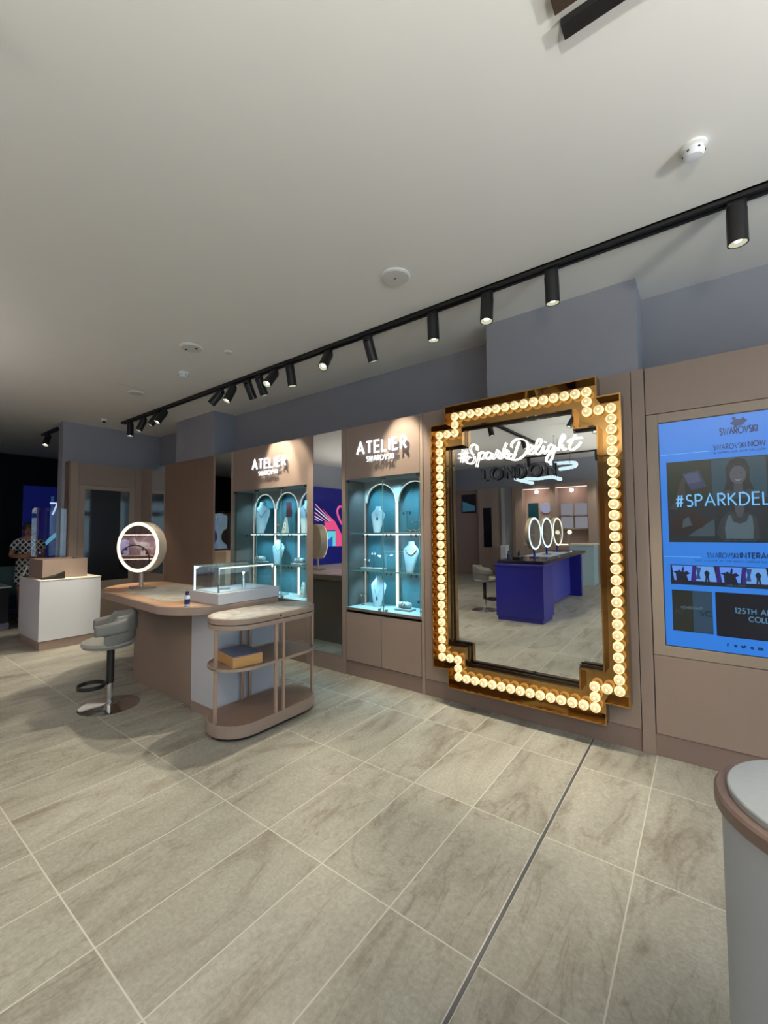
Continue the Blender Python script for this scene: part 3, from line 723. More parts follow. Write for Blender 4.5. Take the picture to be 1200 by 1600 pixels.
def sign(x0, x1, sx0, sx1, z0, label):
    t = thing('atelier_sign', label, 'sign', ((x0+x1)/2, WY, z0-.1))
    letters('ATELIER', (x0, WY-.035, z0), .128, .165, .30, .016, width=x1-x0).build('atelier_lettering', SIGN_W, t)
    letters('SWAROVSKI', (sx0, WY-.035, z0-.095), .056, .15, .26, .012, width=sx1-sx0).build('maker_lettering', SIGN_W, t)
    m = MB()
    for k in range(7):
        x = x0+.05+(x1-x0-.1)*k/6; m.tube([(x, WY-.036, z0+.03), (x, WY-.001, z0+.03)], .004, 6)
    for k in range(5):
        x = sx0+.03+(sx1-sx0-.06)*k/4; m.tube([(x, WY-.036, z0-.07), (x, WY-.001, z0-.07)], .003, 6)
    m.build('standoff', CHROME, t)
sign(-3.15, -2.475, -3.01, -2.637, 2.532, 'glowing white ATELIER lettering over the cabinet beside the bulb mirror')
sign(-5.11, -4.40, -4.97, -4.57, 2.54, 'glowing white ATELIER lettering over the cabinet behind the desk')

# --- jewellery props
def bust(x, z, h, label, kind, y=3.95, rot=0, m=None):
    t = thing('necklace_bust', label, 'necklace bust', (x, y, z), 'necklace busts in the cabinets')
    # sections: height, half width, half depth, lean back
    sec = [(0, .20, .13, -.10), (.10, .24, .12, -.07), (.35, .33, .10, -.01), (.60, .42, .10, .05), (.72, .43, .12, .07), (.80, .34, .13, .08), (.88, .20, .14, .09), (.93, .17, .14, .09), (1.0, .175, .14, .095)]
    rings = []; w0 = h*.62
    for zz, w, d, ly in sec:
        rings.append([(x+w*w0*math.cos(a), y+ly*h+d*w0*math.sin(a), z+zz*h) for a in [2*PI*k/20 for k in range(20)]])
    b = MB().loft(rings); M = Matrix.Translation((x, y, z)) @ Matrix.Rotation(rot, 4, 'Z') @ Matrix.Translation((-x, -y, -z))
    b.xform(M).build('bust_form', m or BUST, t, smooth=True)
    def front(u, v): # u across, v height fraction -> on the front surface
        for k in range(len(sec)-1):
            if sec[k][0] <= v <= sec[k+1][0]:
                f = (v-sec[k][0])/(sec[k+1][0]-sec[k][0]); d = sec[k][2]*(1-f)+sec[k+1][2]*f; ly = sec[k][3]*(1-f)+sec[k+1][3]*f; w = sec[k][1]*(1-f)+sec[k+1][1]*f
        q = max(0, 1-(u/w)**2)**.5
        return tuple(M @ Vector((x+u*w0, y+ly*h-d*w0*q-.004, z+v*h)))
    if kind == 'pendant':
        MB().tube([front(u, .62+abs(u)*.95) for u in [-.26+.052*k for k in range(11)]], .0022, 5).build('chain', SILVER, t)
        MB().ball(front(0, .52), .012, 8, 6, (1, .5, 2.2)).build('pendant', GEM, t, smooth=True)
    elif kind == 'choker':
        mm = MB()
        for k in range(15):
            u = -.28+.04*k; p = front(u, .56+.9*u*u*2.0); mm.ball(p, .0115, 8, 6)
        mm.build('pearl_collar', m2, t, smooth=True)
    elif kind == 'long':
        MB().tube([front(u, .30+abs(u)*1.5) for u in [-.24+.048*k for k in range(11)]], .002, 5).build('chain', SILVER, t)
        MB().ball(front(0, .27), .012, 8, 6, (1, .5, 2.4)).build('pendant', GEM, t, smooth=True)
    elif kind == 'dark':
        MB().tube([front(u, .50+abs(u)*.9) for u in [-.28+.056*k for k in range(11)]], .003, 5).build('chain', GEM, t)
    return t
m2 = ROSEG
bust(-3.06, 1.636, .31, 'pale bust wearing a dark pendant on the top shelf of the right cabinet', 'pendant', rot=.35)
bust(-2.60, 1.206, .33, 'pale bust wearing a pink beaded collar on the right cabinet\'s middle shelf', 'choker', rot=.3)
bust(-3.06, .777, .35, 'pale bust with a long drop pendant at the bottom of the right cabinet', 'long', rot=.3)
bust(-5.24, 1.636, .46, 'tall pale bust at the left of the left cabinet\'s top shelf', 'dark', rot=.45)
bust(-4.27, 1.636, .44, 'tall pale bust with a fine necklace in the left cabinet\'s right arch', 'pendant', rot=.35)
bust(-4.86, 1.206, .33, 'slim pale bust on the left cabinet\'s middle shelf', 'dark', rot=.55)
def pad(x, z, label, w=.16, kind='bracelet', y=3.92, cab='bracelet pads in the cabinets'):
    t = thing('bracelet_pad', label, 'jewellery pad', (x, y, z), cab)
    box((x-w*.62, y-.06, z), (x+w*.62, y+.06, z+.022)).build('tray', STAND, t, bevel=.003)
    MB().lathe([(.02, -w*.45), (.036, -w*.40), (.040, 0), (.036, w*.40), (.02, w*.45)], (x, y, z+.056), 16, axis='x').build('cushion', BUST, t, smooth=True)
    for q in (-.02, .015):
        MB().tube([(x+q, y+.042*math.cos(a), z+.056+.042*math.sin(a)) for a in [2*PI*k/18 for k in range(18)]], .005, 6, closed=True).build('bracelet', ROSEG, t, smooth=True)
    return t
pad(-2.66, .777, 'small pale pad with two bracelets at the bottom of the right cabinet', .17)
pad(-4.37, 1.206, 'pale cushion with bracelets on the left cabinet\'s middle shelf', .19)
pad(-5.22, 1.206, 'low pale cushion at the far end of the left cabinet\'s middle shelf', .2)
def tstand(x, z, h, label, w=.09, y=3.93, gem=GEM, base=True):
    t = thing('earring_stand', label, 'jewellery stand', (x, y, z), 'earring stands in the cabinets')
    if base: MB().lathe([(.024, 0), (.024, .006), (.006, .012)], (x, y, z), 16).build('foot', SILVER, t, smooth=True)
    MB().tube([(x, y, z+.008), (x, y, z+h)], .004, 8).build('stem', SILVER, t)
    MB().tube([(x-w/2, y, z+h), (x+w/2, y, z+h)], .004, 8).build('cross_bar', SILVER, t)
    for q in (-1, 1):
        MB().ball((x+q*w*.42, y-.006, z+h-.022), .013, 10, 6, (1, .6, 1.2)).build('earring', gem, t, smooth=True)
    return t
tstand(-2.63, 1.636, .235, 'tall T-shaped stand with dark earrings on the right cabinet\'s top shelf', .10)
tstand(-2.50, 1.636, .13, 'low T-shaped stand beside the tall dark-earring stand', .13, gem=SILVER)
tstand(-3.20, 1.225, .105, 'short T-shaped stand on the tray of the right cabinet\'s middle shelf', .07, gem=PEARL)
tstand(-3.10, 1.225, .185, 'thin pearl-topped stand on the tray of the right cabinet\'s middle shelf', .05, gem=PEARL)
tstand(-3.27, .777, .135, 'slim T-shaped stand at the bottom left of the right cabinet', .07, gem=SILVER)
tstand(-2.45, .777, .13, 'T-shaped stand at the bottom right corner of the right cabinet', .09, gem=GEM)
tstand(-4.83, 1.636, .12, 'little pyramid-side stand left of the red card in the left cabinet', .04, gem=ROSEG)
tr = box((-3.28, 3.88, 1.206), (-2.96, 4.0, 1.224)).build('jewellery_tray', STAND, None, bevel=.004); tag(tr, 'flat pale tray under two small stands on the right cabinet\'s middle shelf', 'tray')
tr = MB(); 
for k in range(14): tr.ball((-2.60+.012*k, 3.90+.012*math.sin(k*1.3), 1.656+.008*math.cos(k)), .011, 8, 5)
tr = tr.build('crystal_bracelet', SILVER, None, smooth=True); tag(tr, 'sparkling bracelet lying in a heap on the right cabinet\'s top shelf', 'bracelet')
def wedge(x, z, h, label, y=3.93):
    t = thing('ring_wedge', label, 'jewellery stand', (x, y, z), 'white wedge stands in the left cabinet')
    MB().loft([[(x-.045, y-.03, z), (x+.045, y-.03, z), (x+.045, y+.03, z), (x-.045, y+.03, z)], [(x-.018, y+.005, z+h), (x+.018, y+.005, z+h), (x+.018, y+.02, z+h), (x-.018, y+.02, z+h)]]).build('wedge', WEDGE, t, bevel=.002)
    for k in range(3): MB().ball((x, y-.022+.009*k, z+h*(.25+.25*k)), .008, 8, 5).build('ring', GEM, t, smooth=True)
WEDGE = mat('ivory_card', (.70, .70, .64), .5)
wedge(-4.68, 1.636, .22, 'white wedge stand with dark rings below the red card')
wedge(-4.32, .777, .20, 'white wedge stand at the bottom of the left cabinet')
cd = box((-4.745, 4.0, 1.86), (-4.66+.02, 4.006, 2.075)).build('red_card', RED, None); tag(cd, 'dark red card hanging in the middle arch of the left cabinet', 'card')
tr = box((-4.90, 3.86, .777), (-4.66, 3.98, .800)).build('jewellery_tray', STAND, None, bevel=.004); tag(tr, 'flat pale tray at the bottom of the left cabinet beyond the glass case', 'tray')

# ================================================================== BIG SCREEN
sc = thing('display_screen', 'large upright blue touch screen in the mauve wall, cut by the right edge', 'screen', (.21, WY, .80))
SX0, SX1, SZ0, SZ1 = -.245, .675, .809, 2.438; SY = WY+.012
box((SX0-.002, WY+.004, SZ0-.003), (SX1+.005, WY+.027, SZ1+.003)).build('bezel', BLACK, sc)
BG = emit('screen_blue', (.024, .19, .68), 1.0, (.0, .0, .0))
def simg(name, col, a, b, k, st=1.0):
    return box((a[0], SY-.0105-k*.0006, a[1]), (b[0], SY-.0095, b[1])).build(name, emit('screen_'+name, col, st), sc)
box((SX0+.004, SY-.009, SZ0+.004), (SX1-.004, SY-.002, SZ1-.004)).build('screen_panel', BG, sc)
INK = emit('screen_ink', (.006, .03, .12), 1.0); PALE = emit('screen_pale', (.16, .50, .92), 1.0)
def stext(txt, x, z, h, w, mtl=INK, wt=.13, name='screen_text', dy=.0112):
    return letters(txt, (x, SY-dy, z), h, wt, .24, .0022, width=w).build(name, mtl, sc)
stext('SWAROVSKI', .115, 2.300, .046, .195, wt=.17)
# swan emblem
m = MB().prism_y([(.17, 2.372), (.20, 2.352), (.235, 2.355), (.262, 2.385), (.25, 2.392), (.245, 2.41), (.225, 2.395), (.20, 2.40), (.205, 2.412), (.19, 2.418), (.18, 2.405), (.188, 2.40), (.187, 2.388)], SY-.0125, SY-.0105)
m.build('swan_emblem', INK, sc)
stext('SWAROVSKI', .077, 2.200, .034, .17, wt=.14); stext('NOW', .262, 2.203, .034, .085, wt=.24)
stext('BE INSPIRED AND SHOP THE LOOK', .077, 2.172, .013, .27)
box((-.235, SY-.0112, 2.196), (.05, SY-.0098, 2.199)).build('rule', PALE, sc)
simg('dark_picture', (.010, .018, .024), (-.201, 1.558), (.625, 2.14), 0)
def spoly(name, col, P, k=1, st=1.0):
    if name.startswith(('portrait','face','shoulders','neck','smile','figure','white','lower','knee','hand','gift','jeans','papers')): st = .68
    return MB().prism_y(P, SY-.0112-k*.0007, SY-.0105).build(name, emit('screen_'+name, col, st), sc)
spoly('portrait_background', (.022, .075, .11), [(.06, 1.86), (.345, 1.86), (.345, 2.135), (.06, 2.135)])
spoly('leaf_shade', (.012, .022, .012), [(-.19, 1.86), (.05, 1.86), (.05, 2.13), (-.19, 2.13)])
spoly('gift_box', (.035, .05, .13), [(-.11, 2.05), (-.01, 2.07), (.03, 1.95), (-.06, 1.93)], 2)
spoly('gift_box_pattern', (.07, .10, .19), [(-.10, 2.04), (-.02, 2.055), (.0, 1.99), (-.075, 1.975)], 3)
spoly('hand', (.055, .05, .055), [(-.19, 1.80), (-.15, 1.87), (-.13, 1.96), (-.11, 2.02), (-.09, 2.01), (-.10, 1.95), (-.09, 1.90), (-.12, 1.84), (-.15, 1.79)], 4)
spoly('knee', (.030, .022, .022), [(-.19, 1.60), (.0, 1.66), (.03, 1.71), (-.03, 1.78), (-.10, 1.80), (-.19, 1.72)], 2)
spoly('jeans', (.05, .09, .12), [(-.09, 1.60), (.065, 1.60), (.065, 1.72), (.01, 1.68)], 2)
spoly('papers', (.06, .10, .13), [(-.12, 1.66), (-.06, 1.68), (-.08, 1.74), (-.11, 1.72)], 3)
# smiling figure with long dark hair
def ell(cx, cz, rx, rz, n=20): return [(cx+rx*math.cos(2*PI*k/n), cz+rz*math.sin(2*PI*k/n)) for k in range(n)]
spoly('long_hair', (.010, .014, .018), [(.115, 1.89), (.14, 1.98), (.135, 2.07), (.165, 2.12), (.20, 2.135), (.24, 2.12), (.262, 2.06), (.26, 1.98), (.285, 1.90), (.20, 1.87)], 3)
spoly('shoulders', (.04, .055, .075), [(.07, 1.865), (.09, 1.90), (.15, 1.92), (.175, 1.90), (.225, 1.90), (.25, 1.92), (.32, 1.90), (.335, 1.865)], 4)
spoly('neck', (.055, .065, .085), [(.175, 1.90), (.225, 1.90), (.222, 1.96), (.178, 1.96)], 5)
spoly('face', (.085, .10, .125), ell(.20, 2.018, .043, .062), 6)
spoly('hair_parting', (.010, .014, .018), [(.152, 2.04), (.165, 2.085), (.20, 2.095), (.235, 2.085), (.248, 2.04), (.25, 2.10), (.20, 2.13), (.15, 2.10)], 7)
for q in (-1, 1): spoly('eye', (.015, .02, .03), ell(.20+q*.017, 2.028, .007, .0035, 10), 8)
spoly('smile', (.22, .26, .30), [(.182, 1.990), (.20, 1.984), (.218, 1.990), (.21, 1.978), (.20, 1.975), (.19, 1.978)], 8)
spoly('figure_arms', (.035, .045, .055), [(.075, 1.62), (.10, 1.72), (.15, 1.77), (.19, 1.76), (.25, 1.76), (.29, 1.72), (.30, 1.58), (.10, 1.58)], 3)
spoly('white_top', (.09, .15, .19), [(.125, 1.585), (.12, 1.66), (.14, 1.74), (.155, 1.745), (.165, 1.70), (.20, 1.685), (.235, 1.70), (.25, 1.745), (.265, 1.735), (.27, 1.66), (.265, 1.585)], 4)
spoly('lower_face', (.07, .085, .10), [(.18, 1.77), (.19, 1.73), (.21, 1.73), (.225, 1.77), (.23, 1.82), (.175, 1.82)], 4)
stext('#SPARKDELIGHT', -.152, 1.812, .082, .735, PALE, .11, 'headline', .0185)
stext('SHOP THE LOOK NOW', .11, 1.566, .010, .17, emit('screen_dim', (.03, .09, .14), 1), .14)
stext('SWAROVSKI', .017, 1.452, .034, .165, wt=.14); stext('INTERACTIVE', .195, 1.455, .034, .245, wt=.24)
stext('TAKE A LOOK AT THE SHOW MIRROR PHOTOS AND MORE', -.055, 1.424, .013, .54)
box((-.235, SY-.0112, 1.452), (-.02, SY-.0098, 1.455)).build('rule', PALE, sc)
simg('film_strip', (.008, .010, .022), (-.199, 1.255), (.62, 1.395), 0)
for k in range(6):
    x = -.19+k*.135; 
    if k % 2 == 0:
        spoly('photo_frame', (.10, .26, .80), [(x+.012, 1.285), (x+.11, 1.285), (x+.12, 1.39), (x+.0, 1.39)], 1)
        spoly('photo_figures', (.006, .010, .03), [(x+.025, 1.285), (x+.022, 1.335), (x+.005, 1.345), (x+.03, 1.352), (x+.045, 1.36), (x+.055, 1.345), (x+.062, 1.375), (x+.066, 1.388), (x+.072, 1.372), (x+.068, 1.345), (x+.09, 1.352), (x+.105, 1.335), (x+.085, 1.325), (x+.095, 1.285)], 2)
    else:
        spoly('photo_frame', (.12, .32, .72), [(x-.005, 1.285), (x+.12, 1.285), (x+.105, 1.39), (x+.01, 1.39)], 1)
        spoly('photo_figures', (.006, .010, .03), [(x+.055, 1.285), (x+.058, 1.32), (x+.05, 1.345), (x+.065, 1.365), (x+.082, 1.345), (x+.076, 1.32), (x+.08, 1.285), (x+.070, 1.285), (x+.067, 1.31), (x+.063, 1.285)], 2)
        spoly('photo_shape', (.02, .05, .20), [(x+.0, 1.30), (x+.03, 1.30), (x+.025, 1.335), (x+.035, 1.38), (x+.005, 1.385), (x+.012, 1.34)], 3)
    spoly('photo_edge', (.030, .012, .16), [(x+.118, 1.28), (x+.14, 1.28), (x+.137, 1.392), (x+.12, 1.392)], 3)
stext('TAKE A LOOK', .115, 1.264, .010, .10, emit('screen_dim2', (.04, .12, .19), 1), .16)
simg('membership_tile', (.016, .020, .016), (-.196, .923), (.034, 1.215), 0)
spoly('membership_half', (.022, .055, .095), [(-.075, .925), (.032, .925), (.032, 1.213), (-.075, 1.213)])
stext('MEMBERSHIP', -.145, 1.085, .016, .125, emit('screen_dim3', (.06, .13, .17), 1), .18)
stext('SC', -.035, 1.045, .034, .06, emit('screen_dim4', (.006, .016, .03), 1), .2); stext('KI', -.178, 1.045, .034, .04, emit('screen_dim5', (.03, .035, .035), 1), .14)
simg('collection_tile', (.007, .008, .014), (.052, .917), (.62, 1.217), 0)
stext('125TH ANNIVERSARY', .155, 1.085, .032, .40, emit('screen_dim6', (.08, .22, .36), 1), .17)
stext('COLLECTION', .225, 1.035, .032, .24, emit('screen_dim6b', (.08, .22, .36), 1), .17)
for k, nm in enumerate(('icon_round', 'icon_ring', 'icon_bird', 'icon_camera', 'icon_play')):
    x = .108+.042*k
    P = {0: [(x-.003, .852), (x+.003, .852), (x+.003, .866), (x+.008, .870), (x+.003, .876), (x-.004, .872)], 1: ell(x, .863, .009, .009, 12), 2: [(x-.014, .856), (x, .852), (x+.01, .862), (x+.014, .872), (x+.004, .875), (x-.002, .868), (x-.013, .873)],
         3: ell(x, .862, .010, .010, 8), 4: [(x-.014, .853), (x+.014, .853), (x+.014, .872), (x-.014, .872)]}[k]
    MB().prism_y(P, SY-.0115, SY-.0095).build('social_icon', INK, sc)

# alcove dark screen
al = thing('display_screen', 'switched-off dark upright screen in the far alcove wall', 'screen', (AX, 3.16, .80))
box((AX-.02, 2.80, .80), (AX-.004, 3.53, 2.43)).build('screen_panel', DARKGLASS, al)
box((AX-.024, 2.80, .80), (AX-.020, 3.53, 2.43)).build('bezel', BLACK, al)

# ================================================================== DESK
desk = thing('consultation_desk', 'rose wood desk with rounded top and marble inlay behind the rolling cart', 'desk', (-4.4, 2.5, 0))
box((-5.18, 2.18, 0), (-3.88, 2.80, .925)).build('cabinet_body', mat('desk_side', (.235, .17, .13), .5), desk, bevel=.003)
box((-3.878, 2.14, .09), (-3.46, 2.83, .925)).build('white_section', WHITE, desk, bevel=.002)
box((-3.878, 2.145, 0), (-3.465, 2.825, .09)).build('plinth', MAUVE, desk)
top = round_poly([(-5.52, 1.94), (-3.80, 1.82), (-3.50, 2.04), (-3.45, 2.45), (-3.45, 2.83), (-5.85, 2.83), (-6.02, 2.45), (-5.86, 2.16)], [.12, .17, .17, .1, .04, .18, .16, .12])
MB().prism(top, .925, 1.0).build('desk_top', ROSE, desk, bevel=.006)
tp2 = round_poly([(-5.50, 1.96), (-3.81, 1.842), (-3.53, 2.06), (-3.48, 2.45), (-3.48, 2.80), (-5.83, 2.80), (-5.99, 2.45), (-5.84, 2.18)], [.12, .15, .15, .1, .04, .17, .15, .1])
MB().prism(tp2, .999, 1.0015).build('top_veneer', ROSE_T, desk)
inl = round_poly([(-5.22, 2.06), (-4.12, 1.975), (-3.97, 2.12), (-3.97, 2.72), (-5.40, 2.74)], [.10, .09, .09, .05, .16])
MB().prism(inl, 1.0, 1.0035).build('marble_inlay', STONE, desk)

# glass case standing on the desk end
gc = thing('glass_case', 'small glass jewellery case on a white base at the desk end', 'glass display case', (-3.71, 2.49, 1.0))
box((-3.965, 2.15, 1.003), (-3.462, 2.83, 1.102)).build('case_base', WHITE, gc, bevel=.002)
gx0, gx1, gy0, gy1, gz0, gz1 = -3.93, -3.50, 2.175, 2.80, 1.103, 1.332
box((gx0+.02, gy0+.02, 1.102), (gx1-.02, gy1-.02, 1.106)).build('case_mat', mat('case_mat_white', (.62, .72, .85), .4), gc)
for a, b in (((gx0, gy0), (gx1, gy0+.005)), ((gx0, gy1-.005), (gx1, gy1)), ((gx0, gy0+.006), (gx0+.005, gy1-.006)), ((gx1-.005, gy0+.006), (gx1, gy1-.006))):
    box((a[0], a[1], gz0), (b[0], b[1], gz1)).build('glass_side', GLASS, gc)
tg = box((gx0, gy0, gz1), (gx1, gy1, gz1+.006)).build('glass_top', GLASS, gc)
MB().tube([(gx0, gy0, gz1+.003), (gx1, gy0, gz1+.003), (gx1, gy1, gz1+.003), (gx0, gy1, gz1+.003)], .0035, 4, closed=True).build('glass_top_edge', GLASS_E, tg)
for x, y in ((gx0+.012, gy0+.012), (gx1-.012, gy0+.012), (gx1-.012, gy1-.012), (gx0+.012, gy1-.012)):
    box((x-.006, y-.006, gz0), (x+.006, y+.006, gz1-.002)).build('corner_post', LED_C if y < 2.3 and x < -3.7 else CHROME, gc)
box((gx1-.022, gy0+.02, gz1-.012), (gx1-.010, gy1-.02, gz1-.002)).build('light_bar', LED_W, gc)
box((gx0+.010, gy0+.02, gz1-.012), (gx0+.022, gy1-.02, gz1-.002)).build('light_bar', LED_W, gc)
for y in (2.33, 2.62):
    ld = bpy.data.lights.new('case_light', 'POINT'); ld.energy = 1.1; ld.color = (.75, .88, 1); ld.shadow_soft_size = .015
    lo = bpy.data.objects.new('case_light', ld); COL.objects.link(lo); lo.parent = gc; lo.location = (-.0, y-2.49, 1.30-1.0)
t = thing('ring_holder', 'tiny sparkling ring stand inside the glass case', 'jewellery stand', (-3.62, 2.52, 1.106))
MB().lathe([(.018, 0), (.016, .05), (.010, .13), (.006, .14)], (-3.62, 2.52, 1.1065), 14).build('cone', SILVER, t, smooth=True)
MB().ball((-3.62, 2.52, 1.255), .012, 8, 6).build('crystal', emit('sparkle', (.9, .95, 1), 3.0), t)
t = MB().tube([(-3.70+.05*math.cos(a), 2.36+.05*math.sin(a), 1.111) for a in [2*PI*k/20 for k in range(20)]], .005, 6, closed=True).build('bracelet', SILVER, None, smooth=True)
tag(t, 'silver bracelet lying flat in the glass case', 'bracelet')
# sanitiser bottle
t = thing('sanitizer_bottle', 'small clear bottle with a dark blue cap on the desk edge', 'bottle', (-3.66, 1.975, 1.002))
MB().lathe([(.020, 0), (.023, .004), (.023, .085), (.012, .10)], (-3.66, 1.975, 1.002), 20).build('bottle_body', mat('milky_plastic', (.62, .66, .80), .2), t, smooth=True)
MB().lathe([(.0235, .02), (.0235, .065)], (-3.66, 1.975, 1.002), 20, cap=False).build('bottle_label', NAVY, t, smooth=True)
MB().lathe([(.014, .098), (.015, .13), (.012, .132)], (-3.66, 1.975, 1.002), 18).build('cap', NAVY, t, smooth=True)

# round mirror on the desk
MX, MY, MZ = -5.30, 2.30, 1.485
vm = thing('vanity_mirror', 'round lit table mirror on a short stand at the desk\'s far end', 'table mirror', (MX, MY, 1.004))
nrm = Vector((.40, -.917, .0)).normalized()
q = nrm.to_track_quat('Z', 'Y').to_matrix().to_4x4(); M = Matrix.Translation((MX, MY, MZ)) @ q
R = .295
MB().lathe([(R-.03, .060), (R-.004, .060), (R, .054), (R, -.055), (R-.006, -.062), (.02, -.062)], (0,0,0), 56, cap=False).xform(M).build('housing', CREAM, vm, smooth=True)
MB().lathe([(R-.042, .062), (R-.040, .066), (R-.006, .066), (R-.004, .060)], (0,0,0), 56, cap=False).xform(M).build('light_ring', RING_W, vm, smooth=True)
MB().lathe([(R-.040, .060), (.001, .060)], (0,0,0), 56).xform(M).build('mirror_glass', MIRROR, vm)
MB().lathe([(.024, 0), (.022, MZ-1.0-R+.01)], (MX, MY, 1.0045), 18).build('stem', BRONZE, vm, smooth=True)
MB().prism(round_poly([(MX-.22, MY-.06), (MX+.12, MY-.10), (MX+.14, MY+.12), (MX-.2, MY+.14)], .05), 1.0045, 1.016).build('base_plate', ROSE, vm, bevel=.002)

# ================================================================== CART
ct = thing('rolling_cart', 'capsule-shaped rose wood shelf cart with slim posts in front of the desk', 'cart', (-3.18, 2.43, 0))
CX, Y0, Y1, CR = -3.18, 1.925, 2.95, .25
MB().prism(stadium(CX, Y0, Y1, CR, inset=.02), .008, .03).build('skid', BLACK, ct)
MB().prism(stadium(CX, Y0, Y1, CR), .03, .125).build('base_tray', MAUVE, ct, smooth=True, bevel=.003)
MB().prism(stadium(CX, Y0, Y1, CR, inset=.012), .125, .128).build('base_floor', WALNUT, ct)
MB().prism(stadium(CX, Y0, Y1, CR-.004), .548, .560).build('shelf', mat('shelf_brown', (.235, .16, .125), .45), ct, smooth=True)
m = MB(); o = stadium(CX, Y0, Y1, CR); i_ = stadium(CX, Y0, Y1, CR, inset=.008)
def band(o, i_, z0, z1):
    n = len(o); vs = [(x, y, z0) for x, y in o]+[(x, y, z0) for x, y in i_]+[(x, y, z1) for x, y in o]+[(x, y, z1) for x, y in i_]; fs = []
    for k in range(n):
        j = (k+1) % n
        fs += [(k, j, n+j, n+k), (2*n+k, 3*n+k, 3*n+j, 2*n+j), (k, 2*n+k, 2*n+j, j), (n+k, n+j, 3*n+j, 3*n+k)]
    return MB().add(vs, fs)
band(o, i_, .545, .568).build('shelf_rim', MAUVE_L, ct)
MB().prism(stadium(CX, Y0, Y1, CR), .868, .905).build('lower_band', ROSE, ct, smooth=True, bevel=.003)
MB().prism(stadium(CX, Y0, Y1, CR, inset=.012), .905, .911).build('shadow_gap', BLACK, ct)
MB().prism(stadium(CX, Y0, Y1, CR), .911, .957).build('cart_top', ROSE, ct, smooth=True, bevel=.004)
MB().prism(stadium(CX, Y0, Y1, CR, inset=.022), .957, .959).build('top_inlay', STONE, ct)
for x, y in ((-3.155, 1.945), (-2.945, 2.375), (-2.945, 2.455), (-3.415, 2.375), (-3.415, 2.455), (-3.04, 2.885)):
    box((x-.011, y-.013, .125), (x+.011, y+.013, .869)).build('post', BRONZE, ct, bevel=.002)
for y in (2.415,): MB().lathe([(.010, 0), (.010, -.008)], (-2.928, y, .935), 12, axis='x').build('lock', BLACK, ct)
wb = thing('wooden_box', 'low oak box with a slate blue lid on the cart\'s shelf', 'box', (-3.17, 2.19, .568))
pp = [(-3.35, 2.08), (-3.03, 2.02), (-2.985, 2.27), (-3.31, 2.33)]
MB().prism(pp, .562, .645).build('box_body', WOODBOX, wb, bevel=.003)
MB().prism([(-3.345, 2.085), (-3.035, 2.027), (-2.99, 2.265), (-3.305, 2.325)], .645, .652).build('lid', BLUETRAY, wb, bevel=.002)

# ================================================================== STOOL
def stool(label, loc, rot=0.0, build=True):
    bx, by = 0, 0
    t = thing('bar_stool', label, 'bar stool', (0, 0, 0), 'grey swivel bar stools')
    MB().lathe([(.255, 0), (.255, .006), (.24, .012), (.06, .018), (.032, .030), (.030, .05)], (0,0,0), 48).build('base_disc', CHROME, t, smooth=True)
    MB().lathe([(.026, .03), (.026, .25)], (0,0,0), 20).build('lower_column', CHROME, t, smooth=True)
    MB().lathe([(.033, .22), (.033, .57)], (0,0,0), 20).build('column', BLACK, t, smooth=True)
    # foot ring: flat band, in front of the column
    ring = [(-.0+.115*math.cos(a)-.0, -.150+.115*math.sin(a)) for a in [2*PI*k/32 for k in range(32)]]
    rin = [(.109*math.cos(a), -.150+.109*math.sin(a)) for a in [2*PI*k/32 for k in range(32)]]
    band(ring, rin, .20, .235).build('foot_ring', BLACK, t, smooth=True)
    # seat cushion
    seat = [(.0, .565), (.17, .565), (.205, .575), (.222, .60), (.218, .628), (.19, .640), (.0, .645)]
    MB().lathe([(max(r, .002), z) for r, z in seat], (0, -.02, 0), 40).build('seat', FABRIC, t, smooth=True)
    # curved back: upright wrap, plus two upper side pads
    def wrap(a0, a1, r0, r1, zf, n=22):
        rings = []
        for k in range(n+1):
            f = k/n; a = math.radians(a0+(a1-a0)*f); zb, zt = zf(f)
            taper = min(1, min(f, 1-f)*8+.35)
            c = (r0+r1)/2; hw = (r1-r0)/2*taper
            sec = [(c-hw, zb+.02), (c-hw*.5, zb), (c+hw*.5, zb), (c+hw, zb+.02), (c+hw, zt-.02), (c+hw*.5, zt), (c-hw*.5, zt), (c-hw, zt-.02)]
            rings.append([(r*math.cos(a), r*math.sin(a)-.02, z) for r, z in sec])
        return MB().loft(rings)
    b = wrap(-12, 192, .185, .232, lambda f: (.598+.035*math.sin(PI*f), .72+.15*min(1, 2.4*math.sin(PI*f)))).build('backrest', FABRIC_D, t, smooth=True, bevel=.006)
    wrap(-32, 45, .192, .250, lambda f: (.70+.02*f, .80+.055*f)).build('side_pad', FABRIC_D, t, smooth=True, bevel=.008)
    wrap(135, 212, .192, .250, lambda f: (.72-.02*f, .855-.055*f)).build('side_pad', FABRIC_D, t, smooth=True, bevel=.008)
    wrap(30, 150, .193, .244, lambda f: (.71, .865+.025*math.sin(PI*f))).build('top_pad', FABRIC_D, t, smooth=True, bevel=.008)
    t.location = loc; t.rotation_euler = (0, 0, rot)
    return t
s1 = stool('grey upholstered swivel stool with a black foot ring at the desk', (-4.60, 1.73, 0), math.radians(-18))
s2 = copy_tree(s1, (-3.5, -.55, 0), 'pale stool at the end of the blue counter, seen in the bulb mirror'); s2.rotation_euler = (0, 0, math.radians(60))

